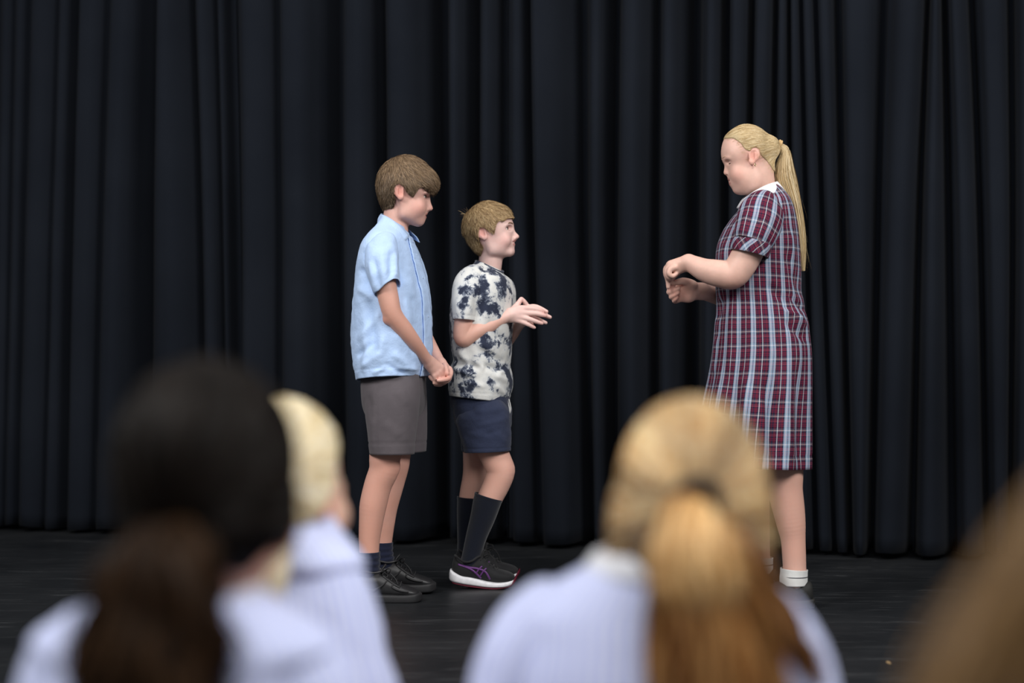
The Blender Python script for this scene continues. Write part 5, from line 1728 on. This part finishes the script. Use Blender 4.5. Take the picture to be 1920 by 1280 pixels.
    folds = [(1492, 600, 1440, 530, 8, -9), (1512, 612, 1470, 580, 7, 8), (1505, 560, 1475, 470, 8, -6), (1500, 590, 1455, 560, 6, 6), (1418, 560, 1424, 700, 5, -4), (1436, 700, 1450, 865, 7, -9),
             (1425, 740, 1430, 865, 8, 7), (1470, 680, 1480, 870, 9, 6), (1497, 680, 1500, 870, 7, -6), (1360, 450, 1352, 560, 8, 5), (1344, 600, 1352, 560, 5, -6), (1345, 630, 1338, 700, 5, 5), (1375, 560, 1368, 700, 8, 4), (1480, 430, 1488, 520, 6, 5), (1470, 600, 1512, 640, 6, -6), (1460, 575, 1508, 600, 4, 5), (1478, 550, 1510, 585, 4, -5), (1450, 640, 1462, 760, 7, 5), (1400, 700, 1396, 860, 8, 5), (1380, 720, 1374, 860, 7, -5)]
    G = strokes(G, [f[:5] + (f[5] * 1.8,) for f in folds])
    nn = outward(G, grid_normals(G)); G[-5] -= nn[-5] * 0.0015
    dress = quad_loft('dress', G, m_p, P.root, uv=uv, thick=0.002)
    def sleeve(rows_, folds, seed, name='sleeve', n=72, shift=0.0):
        path = np.array([tuple(p(r[0], r[1], r[2])) + (r[3] * k, r[4]) for r in rows_])
        g = tube_grid(crom(path, 10), n)
        u = arc_uv(g)
        if name == 'cuff':
            a = 0.75
            u = np.stack([u[..., 0] * math.cos(a) - u[..., 1] * math.sin(a), u[..., 0] * math.sin(a) + u[..., 1] * math.cos(a)], -1)
        g = wrinkle(g, 26, 0.0016, seed=seed)
        g = strokes(g, folds)
        return quad_loft(name, g, m_p, dress, uv=u + shift, thick=0.002)
    sleeve([(1436, 371, -.080, 12, .03), (1433, 379, -.110, 29, .042), (1429, 394, -.140, 40, .054), (1423, 418, -.166, 42.5, .066), (1415, 442, -.182, 39, .070), (1410, 457, -.187, 35, .067)],
           [(1400, 400, 1385, 445, 5, 4), (1440, 390, 1420, 455, 6, 4), (1460, 410, 1440, 460, 6, -4), (1415, 385, 1400, 440, 5, -3)], 2.0)
    sleeve([(1410, 455, -.187, 36.0, .069), (1408.5, 461, -.188, 36.5, .070), (1406, 470, -.189, 36.0, .069), (1404.5, 476, -.189, 35.0, .067)], [], 3.0, 'cuff')
    sleeve([(1430, 371, .080, 12, .03), (1427, 379, .110, 29, .042), (1422, 394, .140, 38, .054), (1414, 425, .165, 38, .066), (1402, 470, .175, 34, .066)], [], 5.0)
    # flat round white collar
    m_w = cloth('white_cotton', srgb(236, 236, 240), 0.8, 700, 0.02, 0.1, 0.1)
    top = [(1402, 373, -.012), (1406, 370, -.040), (1418, 361, -.060), (1438, 350, -.058), (1457, 343, 0), (1438, 348, .058), (1418, 358, .060), (1405, 368, .040), (1401, 372, .012)]
    bot = [(1385, 391, -.020), (1393, 385, -.072), (1412, 374, -.105), (1446, 362, -.104), (1481, 370, 0), (1446, 358, .104), (1412, 369, .105), (1392, 382, .072), (1384, 390, .020)]
    T_ = resample(P.pts(top), 48); B_ = resample(P.pts(bot), 48)
    rowsC = []
    for t_ in np.linspace(0, 1, 8):
        mid = T_ * (1 - t_) + B_ * t_
        mid = mid + np.array([0, 0, 0.010]) * math.sin(math.pi * (0.15 + 0.85 * t_) ** 0.8) + unit((mid - p(1430, 372)) * np.array([1, 1, 0])) * 0.004
        rowsC.append(mid)
    solidify(loft_mesh('collar', np.array(rowsC), m_w, dress, wrap=False), 0.003, 0)

    # ---------------- ankle socks and shoes
    m_sk = cloth('white_knit', srgb(222, 222, 220), 0.95, 500, 0.06, 0.2, 0.4)
    m_bd = cloth('grey_band', srgb(60, 62, 72), 0.95)
    m_sh = plain('black_canvas', (0.020, 0.020, 0.019, 1), 0.7, 0.3, bump=(300, 0.2))
    m_so = plain('dark_rubber', (0.026, 0.025, 0.024, 1), 0.6, 0.35)
    for dx, dyp, dy in ((0, 0, -.085), (-64, -23, .09)):
        rows_ = [(1489, 1066, 25), (1488.5, 1074, 25), (1488, 1084, 25.5), (1488, 1096, 25)]
        path = np.array([tuple(p(x + dx, y + dyp, dy)) + (r * k, r * k) for x, y, r in rows_])
        g = tube_grid(crom(path, 8), 48)
        rib = 0.0007 * np.sin(np.arange(48) * 2 * np.pi / 48 * 24)
        g = g + outward(g, grid_normals(g)) * rib[None, :, None]
        so = quad_loft('sock', g, m_sk, P.root, thick=0.0018)
        c_ = np.array([tuple(p(1488.5 + dx, y + dyp, dy)) + (25.6 * k, 25.6 * k) for y in (1079, 1080.6)])
        quad_loft('stripe', tube_grid(c_, 48), m_bd, so, thick=0.001)
        def st(r_): return [(a + dx, b_ + dyp, c2 + dyp, w, dy) for a, b_, c2, w in r_]
        up = shoe_sections(P, st([(1523, 1124, 1106, 8), (1520, 1128, 1091, 18), (1510, 1130, 1088, 24), (1490, 1130, 1094, 25), (1470, 1130, 1090, 25), (1455, 1130, 1092, 25), (1435, 1130, 1103, 26),
                                  (1415, 1130, 1111, 26), (1402, 1130, 1117, 20), (1396, 1129, 1121, 9)]), 44, 2.4)
        o = loft_mesh('shoe', up, m_sh, P.root, caps=(True, True))
        sl = shoe_sections(P, st([(1526, 1134, 1120, 8), (1522, 1138, 1119, 20), (1505, 1138.5, 1120, 26), (1480, 1138.5, 1121, 26), (1450, 1138.5, 1121, 27.5), (1420, 1138.5, 1121, 28), (1402, 1138, 1120, 22), (1393, 1133, 1121, 10)]), 44, 5)
        sl[:, :, 2] = np.maximum(sl[:, :, 2], 0.0005)
        loft_mesh('sole', sl, m_so, o, caps=(True, True))
        for i in range(4):
            x = 1452 - i * 8; y = 1090 + i * 5
            cord('lace', P.pts([(x + 3 + dx, y + 7 + dyp, dy - .034), (x + dx, y + 1 + dyp, dy - .022), (x - 1 + dx, y - 2 + dyp, dy), (x + dx, y + 1 + dyp, dy + .022), (x + 3 + dx, y + 7 + dyp, dy + .034)]), 0.0026, m_so, o, n=6, per=4)

girl_plaid()
# ------------------------------------------------------------------ seated audience, backs to the camera
def striped_cotton():
    m, nt, b = new_mat('blue_striped_cotton')
    uv = nd(nt, 'ShaderNodeTexCoord').outputs['UV']
    sx = nd(nt, 'ShaderNodeSeparateXYZ')
    nt.links.new(uv, sx.inputs[0])
    d = nd(nt, 'ShaderNodeMath', operation='DIVIDE'); d.inputs[1].default_value = 0.0125
    nt.links.new(sx.outputs[0], d.inputs[0])
    f = nd(nt, 'ShaderNodeMath', operation='FRACT')
    nt.links.new(d.outputs[0], f.inputs[0])
    r = ramp(nt, f.outputs[0], [(0.0, srgb(180, 189, 232)), (0.48, srgb(180, 189, 232)), (0.54, srgb(214, 220, 243)), (0.94, srgb(214, 220, 243)), (1.0, srgb(180, 189, 232))])
    nt.links.new(r.outputs[0], b.inputs['Base Color'])
    b.inputs['Roughness'].default_value = 0.85
    b.inputs['Specular IOR Level'].default_value = 0.2
    return m
M_STRIPE = striped_cotton()
M_NAVY = cloth('navy_skirt_twill', srgb(34, 38, 60), 0.9)
M_WHITE = cloth('white_collar_cotton', srgb(214, 216, 222), 0.85)

class Seat:
    def __init__(s, label, hx, hy, ztop, face, zs, sw, body_x=None, body_y=None, body_face=None):
        """hx, hy: head centre; ztop: top of the hair; face: heading of the face (radians, 0 = +x, pi/2 = away); zs: shoulder height"""
        s.h = np.array([hx, hy, ztop - 0.118])
        s.f = np.array([math.cos(face), math.sin(face), 0]); s.l = np.array([-s.f[1], s.f[0], 0]); s.u = np.array([0, 0, 1.0])
        bf = face if body_face is None else body_face
        s.bf = np.array([math.cos(bf), math.sin(bf), 0]); s.bl = np.array([-s.bf[1], s.bf[0], 0])
        s.b = np.array([hx if body_x is None else body_x, hy if body_y is None else body_y, 0.0])
        s.zs, s.sw = zs, sw
        s.root = empty('person', (s.b[0], s.b[1], 0), label, 'person', 'seated audience')

    def H(s, l, f, u):
        return s.h + s.l * l + s.f * f + s.u * u

    def B(s, l, f, z):
        return s.b + s.bl * l + s.bf * f + s.u * z

    def body(s, base):
        hd, B, H = s.h, s.B, s.H
        pts = np.array([hd, B(-.33, .42, 0), B(.33, .42, 0), B(-.33, -.15, 0), B(.33, -.15, 0)])
        lo = pts.min(0) - 0.14; hi = pts.max(0) + 0.14
        lo[2] = -0.005; hi[2] = hd[2] + 0.13
        F = Field(lo, hi, 0.0065)
        R = np.stack([s.l, s.f, s.u])
        F.ell(H(0, -.006, .016), (.072, .090, .090), R, 0.01)
        F.ell(H(0, .028, -.040), (.057, .060, .072), R, 0.02)
        F.ell(H(0, .066, -.098), (.022, .018, .016), R, 0.02)
        F.chain([H(0, .088, -.008), H(0, .098, -.028), H(0, .107, -.040)], [.008, .009, .010], 0.01)
        for q in (-1, 1):
            F.ell(H(q * .030, .086, -.012), (.018, .010, .010), R, 0.01, 'cut')
            F.ell(H(q * .030, .074, -.012), (.014, .014, .013), R, 0.004)
            F.ell(H(q * .036, .062, -.050), (.024, .024, .026), R, 0.02)
            F.ell(H(q * .076, -.004, -.022), (.007, .018, .028), R, 0.006)
            F.ell(H(q * .083, .0, -.018), (.005, .010, .016), R, 0.003, 'cut')
        F.ell(H(0, .090, -.066), (.022, .008, .007), R, 0.006)
        F.ell(H(0, .087, -.078), (.018, .008, .007), R, 0.006)
        nb = B(0, -.005, s.zs)
        F.chain([H(0, -.02, -.05), H(0, -.022, -.085) * 0.6 + nb * 0.4, nb, B(0, 0, s.zs - .06)], [.050, .046, .052, .06], 0.03)
        for q in (-1, 1):
            F.cone(B(q * .03, 0, s.zs - .03), B(q * (s.sw - .055), 0, s.zs - .05), .04, .04, 0.03)
            F.cone(B(q * .06, 0, s.zs - .1), B(q * .06, 0, .12), .07, .085, 0.03)
            # arm to the lap
            F.chain([B(q * (s.sw - .04), 0, s.zs - .06), B(q * (s.sw - .01), .02, s.zs - .19), B(q * (s.sw - .005), .06, s.zs - .29), B(q * .12, .17, .21), B(q * .06, .25, .19)],
                    [.042, .038, .034, .028, .022], 0.02)
            F.cone(B(q * .06, .25, .19), B(q * .02, .29, .175), .024, .024, 0.01, flat=((0, 0, 1), 0.6))
            for j in range(4):
                F.chain([B(q * (.035 - .016 * j), .285, .172), B(q * (.015 - .014 * j), .315, .168), B(q * (.0 - .012 * j), .335, .158)], [.009, .008, .007], 0.003)
            F.chain([B(q * .055, .262, .18), B(q * .03, .288, .192), B(q * .01, .302, .192)], [.010, .009, .008], 0.003)
            # crossed legs
            F.chain([B(q * .08, .02, .09), B(q * .14, .15, .10), B(q * .168, .25, .080)], [.070, .055, .045], 0.02)
            F.chain([B(q * .168, .25, .078), B(q * .08, .25 + .05 * (q > 0), .060), B(q * -.06, .26 + .05 * (q > 0), .045)], [.045, .040, .032], 0.015)
            F.chain([B(q * -.06, .26 + .05 * (q > 0), .043), B(q * -.12, .28 + .05 * (q > 0), .038), B(q * -.15, .31 + .03 * (q > 0), .034)], [.034, .032, .022], 0.012)
        s.F = F
        V, Fq = F.mesh(1)
        c = np.tile(np.asarray(base), (len(V), 1)) * (1 + 0.05 * vnoise(V * 40))[:, None]
        for q in (-1, 1):
            d = np.linalg.norm(V - H(q * .076, -.004, -.022), axis=1)
            w = (0.7 * np.exp(-(d / .028) ** 2))[:, None]
            c = c * (1 - w) + np.asarray(base) * np.array([1, .62, .56]) * w
        mesh_obj('body', V, Fq, MAT_SKIN, s.root, col=np.clip(c, 0, 1))

    def clothes(s):
        zs, sw, B = s.zs, s.sw, s.B
        rows = [(zs + .030, .058, .058, -.008), (zs + .012, .080, .066, -.008), (zs - .010, .115, .076, -.006), (zs - .032, .148, .086, -.004), (zs - .060, sw - .012, .096, -.004), (zs - .110, sw - .004, .106, -.006),
                (zs - .20, sw - .012, .110, -.008), (.26, .158, .112, -.004), (.15, .165, .122, .0), (.06, .180, .135, .0)]
        R = crom(np.array(rows), 8)
        n = 112
        th = np.linspace(0, 2 * np.pi, n, endpoint=False)
        c, sn = np.cos(th), np.sin(th)
        cc = np.sign(c) * np.abs(c) ** 0.88; ss = np.sign(sn) * np.abs(sn) ** 0.88
        G = np.array([B(0, r[3], r[0]) + (r[1] * cc)[:, None] * s.bl + (r[2] * ss)[:, None] * s.bf for r in R])
        uv = arc_uv(G)
        G = wrinkle(G, 13, 0.0045, (1, 1, 0.6), seed=s.b[0] * 10)
        shirt = quad_loft('shirt', G, M_STRIPE, s.root, uv=uv, thick=0.002)
        for q in (-1, 1):
            rr = [(q * (sw - .075), -.004, zs - .030, .030, .034), (q * (sw - .052), -.002, zs - .044, .046, .050), (q * (sw - .030), .004, zs - .080, .054, .062), (q * (sw - .014), .010, zs - .140, .056, .066), (q * (sw - .004), .022, zs - .21, .058, .068)]
            path = np.array([tuple(B(a, b_, z)) + (ra, rb) for a, b_, z, ra, rb in rr])
            g = tube_grid(crom(path, 8), 56, tuple(s.bf))
            u = arc_uv(g)
            g = wrinkle(g, 16, 0.004, seed=3 + q)
            quad_loft('sleeve', g, M_STRIPE, shirt, uv=u, thick=0.002)
        # white collar
        t = np.linspace(0.35, 2 * np.pi - 0.35, 40) + math.pi / 2
        rowsC = []
        for w, z in ((.052, .030), (.058, .030), (.065, .020), (.072, .008)):
            rowsC.append(np.array([B(0, -.008, zs + z) + s.bl * (w * math.cos(a) * 1.05) + s.bf * w * 0.98 * math.sin(a) for a in t]))
        solidify(loft_mesh('collar', np.array(rowsC), M_WHITE, shirt, wrap=False), 0.004, 0)
        # skirt spread over the crossed legs
        rows = [(.24, .145, .105, .0), (.20, .155, .120, .02), (.17, .195, .17, .07), (.15, .212, .20, .10), (.10, .224, .222, .11), (.03, .228, .230, .11)]
        R = crom(np.array(rows), 6)
        th = np.linspace(0, 2 * np.pi, 80, endpoint=False)
        G = np.array([B(0, r[3], r[0]) + ((r[1] + .008 * np.sin(th * 15) * (r[1] > .18)) * np.cos(th))[:, None] * s.bl + ((r[2] + .008 * np.sin(th * 15) * (r[1] > .18)) * np.sin(th))[:, None] * s.bf for r in R])
        quad_loft('skirt', wrinkle(G, 10, 0.006), M_NAVY, s.root, thick=0.003)

    def cap(s, cols, tie, rng, n=4500, streak=0.0, grow_off=0.009, hairline=0.035, lift=0.002, extra=None, nape=0.088, width=(0.0010, 0.0020), label=None, mat=None):
        """hair drawn back over the skull to the tie point"""
        lo = s.h - 0.14; hi = s.h + 0.14
        C = Field(lo, hi, 0.005)
        C.from_field(s.F, grow_off)
        if extra: extra(C)
        # cut away the face and the neck
        R = np.stack([s.l, s.f, s.u])
        ring = C
        X, Y, Z = C.ax[0][:, None, None], C.ax[1][None, :, None], C.ax[2][None, None, :]
        fwd = (X - s.h[0]) * s.f[0] + (Y - s.h[1]) * s.f[1]
        up = Z - s.h[2]
        # hairline plane: from the forehead down past the ears to the nape
        e = np.maximum((fwd * 0.80 - up * 0.60) - hairline, -(up + nape + 0.25 * fwd))
        C.d = np.maximum(C.d, (e * np.ones_like(C.d)).astype(np.float32))
        hv, hf = C.mesh(2)
        roots = hv[rng.integers(0, len(hv), n)]
        roots = roots[C.sample(roots + C.grad(roots) * 0.008) > 0.003]
        tw = np.asarray(tie, float)
        def flow(Xp, t):
            return unit(tw - Xp)
        dist = np.linalg.norm(tw - roots, axis=1)
        L = np.minimum(dist * 0.95, rng.uniform(0.05, 0.10, len(roots)))
        S = grow(C, roots - C.grad(roots) * 0.002, flow, L, 5, lift, 0.08, rng)
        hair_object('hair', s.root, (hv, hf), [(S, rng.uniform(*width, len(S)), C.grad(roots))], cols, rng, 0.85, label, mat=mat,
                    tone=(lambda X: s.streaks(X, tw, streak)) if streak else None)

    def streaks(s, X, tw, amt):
        """lighter and darker strands, running to the tie, darker towards the bottom"""
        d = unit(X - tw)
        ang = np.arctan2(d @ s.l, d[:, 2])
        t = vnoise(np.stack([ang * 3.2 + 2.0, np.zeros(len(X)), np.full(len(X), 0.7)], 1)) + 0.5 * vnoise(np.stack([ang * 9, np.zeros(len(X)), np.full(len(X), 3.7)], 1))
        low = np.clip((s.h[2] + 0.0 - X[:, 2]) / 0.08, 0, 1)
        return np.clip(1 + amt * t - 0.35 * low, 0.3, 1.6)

    def tail(s, path, cols, rng, n=2500, wave=0.12, name='ponytail', label=None, fly=0.3, flat=1.0, width=(0.0010, 0.0022), core=0.85, mat=None):
        """path rows: world x, y, z, half width"""
        c = resample(np.asarray(path, float), 28)
        g = tube_grid(np.column_stack([c[:, :3], c[:, 3] * core, c[:, 3] * core * flat]), 22)
        T = unit(np.gradient(c[:, :3], axis=0)); A = unit(np.cross(np.broadcast_to([0, 1.0, 0], T.shape), T)); Bv = np.cross(T, A)
        a = rng.uniform(0, 2 * np.pi, n); rr = np.sqrt(rng.uniform(0.4, 1.15, n))
        s0 = rng.uniform(0, 0.3, n); s1 = rng.uniform(0.55, 1.0, n)
        K = 10
        t = s0[:, None] + (s1 - s0)[:, None] * np.linspace(0, 1, K)
        fi = np.clip(t, 0, 1) * (len(c) - 1)
        i0 = np.clip(fi.astype(int), 0, len(c) - 2); f = (fi - i0)[..., None]
        pos = c[i0, :3] * (1 - f) + c[i0 + 1, :3] * f
        wd = c[i0, 3:] * (1 - f) + c[i0 + 1, 3:] * f
        wv = rng.normal(0, wave, (n, 2))
        fl = 1 + fly * rng.random((n, 1)) * t ** 2
        ca = (np.cos(a) * rr)[:, None] * fl + wv[:, :1] * np.sin(t * 9 + a[:, None])
        sa = (np.sin(a) * rr)[:, None] * fl + wv[:, 1:] * np.cos(t * 8 + a[:, None])
        St = pos + wd * (ca[..., None] * A[i0] + flat * sa[..., None] * Bv[i0])
        hair_object(name, s.root, (g.reshape(-1, 3), grid_faces(len(g), 22)), [(St, rng.uniform(*width, n), np.cos(a)[:, None] * A[14] + np.sin(a)[:, None] * Bv[14])], cols, rng, 0.75, label, mat=mat)

    def band(s, c, axis, r, thick, mat):
        ax = unit(axis); b1 = unit(np.cross(ax, (0.3, 0.1, 1))); b2 = np.cross(ax, b1)
        th = np.linspace(0, 2 * np.pi, 17)
        cord('hair_band', np.asarray(c) + r * (np.cos(th)[:, None] * b1 + np.sin(th)[:, None] * b2), thick, mat, s.root, n=10, per=2, ref=tuple(ax))

def cset(*cs):
    return [np.array(srgb(*c)[:3]) for c in cs]

def px_path(rows):
    """px, py, distance, half width px -> world path"""
    return np.array([tuple(wp(x, y, d)) + (w * d / FPX,) for x, y, d, w in rows])

M_BAND = plain('dark_hair_band', (0.012, 0.012, 0.018, 1), 0.7, 0.2)

def audience():
    skin = np.array(srgb(226, 182, 160)[:3])
    # golden ponytail, centre right
    rng = np.random.default_rng(31)
    s = Seat('seated person with back turned, striped shirt, in front of the plaid dress person', (1296 - 960) / FPX * 1.54, 1.54, 0.787, 1.52, 0.580, 0.162, 0.152, 1.57)
    s.body(skin); s.clothes()
    cols = cset((220, 182, 126), (236, 206, 156), (198, 152, 96), (246, 224, 182), (168, 120, 68))
    tie = wp(1305, 938, 1.445)
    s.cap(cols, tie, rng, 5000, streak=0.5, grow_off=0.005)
    s.band(wp(1305, 941, 1.432), (0.05, -0.75, -0.3), 0.021, 0.007, M_BAND)
    tcols = cset((138, 92, 48), (166, 116, 64), (108, 68, 33), (196, 148, 92), (88, 53, 26))
    s.tail(px_path([(1305, 940, 1.44, 30), (1300, 985, 1.40, 60), (1308, 1060, 1.385, 84), (1322, 1140, 1.385, 100), (1338, 1230, 1.39, 112), (1350, 1330, 1.395, 116), (1355, 1420, 1.40, 95), (1358, 1480, 1.40, 50)]),
           tcols, rng, 2200, 0.10, flat=0.42, label='thick golden ponytail')
    s.tail(px_path([(1304, 936, 1.43, 26), (1301, 978, 1.392, 58), (1306, 1035, 1.372, 76), (1314, 1090, 1.37, 84), (1322, 1150, 1.372, 60)]), cset((206, 160, 100), (224, 182, 122), (184, 136, 80), (236, 200, 146)), rng, 900, 0.10, flat=0.42, core=0.6, name='highlight_lock')  # highlight on the upper ponytail, painted as a layer of paler strands
    lk = cset((120, 80, 42), (140, 96, 52), (98, 64, 32))
    s.tail(px_path([(1385, 985, 1.46, 18), (1412, 1045, 1.45, 22), (1436, 1110, 1.45, 24), (1470, 1175, 1.45, 24), (1510, 1235, 1.46, 20), (1540, 1290, 1.47, 12)]), lk, rng, 700, 0.3, name='loose_lock')
    # dark ponytail, left
    rng = np.random.default_rng(32)
    s = Seat('seated person with back turned, striped shirt, nearest the left edge of the photo', (393 - 960) / FPX * 1.35, 1.35, 0.824, 1.25, 0.585, 0.142, -0.308, 1.37, 1.45)
    s.body(np.array(srgb(205, 150, 122)[:3])); s.clothes()
    cols = cset((18, 14, 12), (24, 19, 16), (14, 11, 9), (32, 26, 22))
    tie = wp(315, 985, 1.27)
    s.cap(cols, tie, rng, 5000, grow_off=0.008, mat=MAT_HAIR_DARK)
    cols2 = cset((42, 29, 19), (54, 37, 24), (31, 21, 14), (68, 48, 31))
    s.tail(px_path([(313, 985, 1.265, 34), (302, 1030, 1.235, 78), (296, 1100, 1.225, 104), (288, 1190, 1.225, 118), (278, 1290, 1.225, 122), (272, 1390, 1.225, 95), (270, 1450, 1.225, 45)]),
           cols2, rng, 2000, 0.2, mat=MAT_HAIR_DARK, flat=0.5, label='bushy dark brown ponytail')
    # pale blonde, behind the dark one, face turned to the right
    rng = np.random.default_rng(33)
    s = Seat('seated person in striped shirt with face turned right, second from the left', (530 - 960) / FPX * 1.95, 1.95, 0.775, 1.0, 0.590, 0.140, -0.305, 1.96, 0.6)
    s.body(skin); s.clothes()
    cols = cset((234, 218, 178), (242, 230, 198), (222, 200, 154), (248, 238, 214))
    tie = wp(468, 900, 1.87)
    s.cap(cols, tie, rng, 4500, grow_off=0.009, hairline=0.006, nape=0.060)
    s.tail(px_path([(470, 905, 1.86, 24), (492, 955, 1.80, 36), (504, 1020, 1.775, 38), (496, 1090, 1.77, 34), (482, 1160, 1.77, 20)]), cols, rng, 1200, 0.12, label='pale blonde ponytail')
    lock = px_path([(604, 830, 1.99, 5), (622, 880, 2.01, 7), (634, 930, 2.02, 7), (640, 975, 2.02, 4)])
    s.tail(lock, cols, rng, 120, 0.3, name='loose_lock')
    # long brown hair at the right edge, very near
    rng = np.random.default_rng(34)
    s = Seat('seated person cut off by the right edge of the photo, nearest the camera', 0.366, 0.78, 0.760, 1.75, 0.53, 0.150, 0.405, 0.80)
    s.body(skin); s.clothes()
    cols = cset((120, 92, 58), (140, 108, 70), (92, 68, 42), (156, 124, 84))
    s.cap(cols, (0.40, 0.80, 0.50), rng, 4000, grow_off=0.012)
    for rows in ([(0.302, .735, .778, .016), (0.280, .725, .745, .020), (0.252, .722, .705, .020), (0.230, .722, .662, .018), (0.216, .722, .620, .018), (0.208, .725, .56, .014)],
                 [(0.340, .705, .765, .022), (0.322, .695, .715, .026), (0.304, .690, .665, .030), (0.276, .690, .62, .034), (0.252, .692, .575, .032), (0.24, .70, .52, .018)],
                 [(0.395, .695, .755, .028), (0.390, .680, .700, .034), (0.382, .672, .645, .036), (0.375, .672, .59, .036), (0.37, .675, .53, .022)],
                 [(0.445, .715, .755, .028), (0.455, .70, .700, .034), (0.46, .695, .645, .036), (0.46, .695, .59, .034), (0.455, .70, .53, .02)]):
        s.tail(np.array(rows) - np.array([0.012, 0, 0.026, 0]), cols, rng, 800, 0.2, name='long_hair', label='loose wavy brown lock', width=(0.0006, 0.0012))

audience()
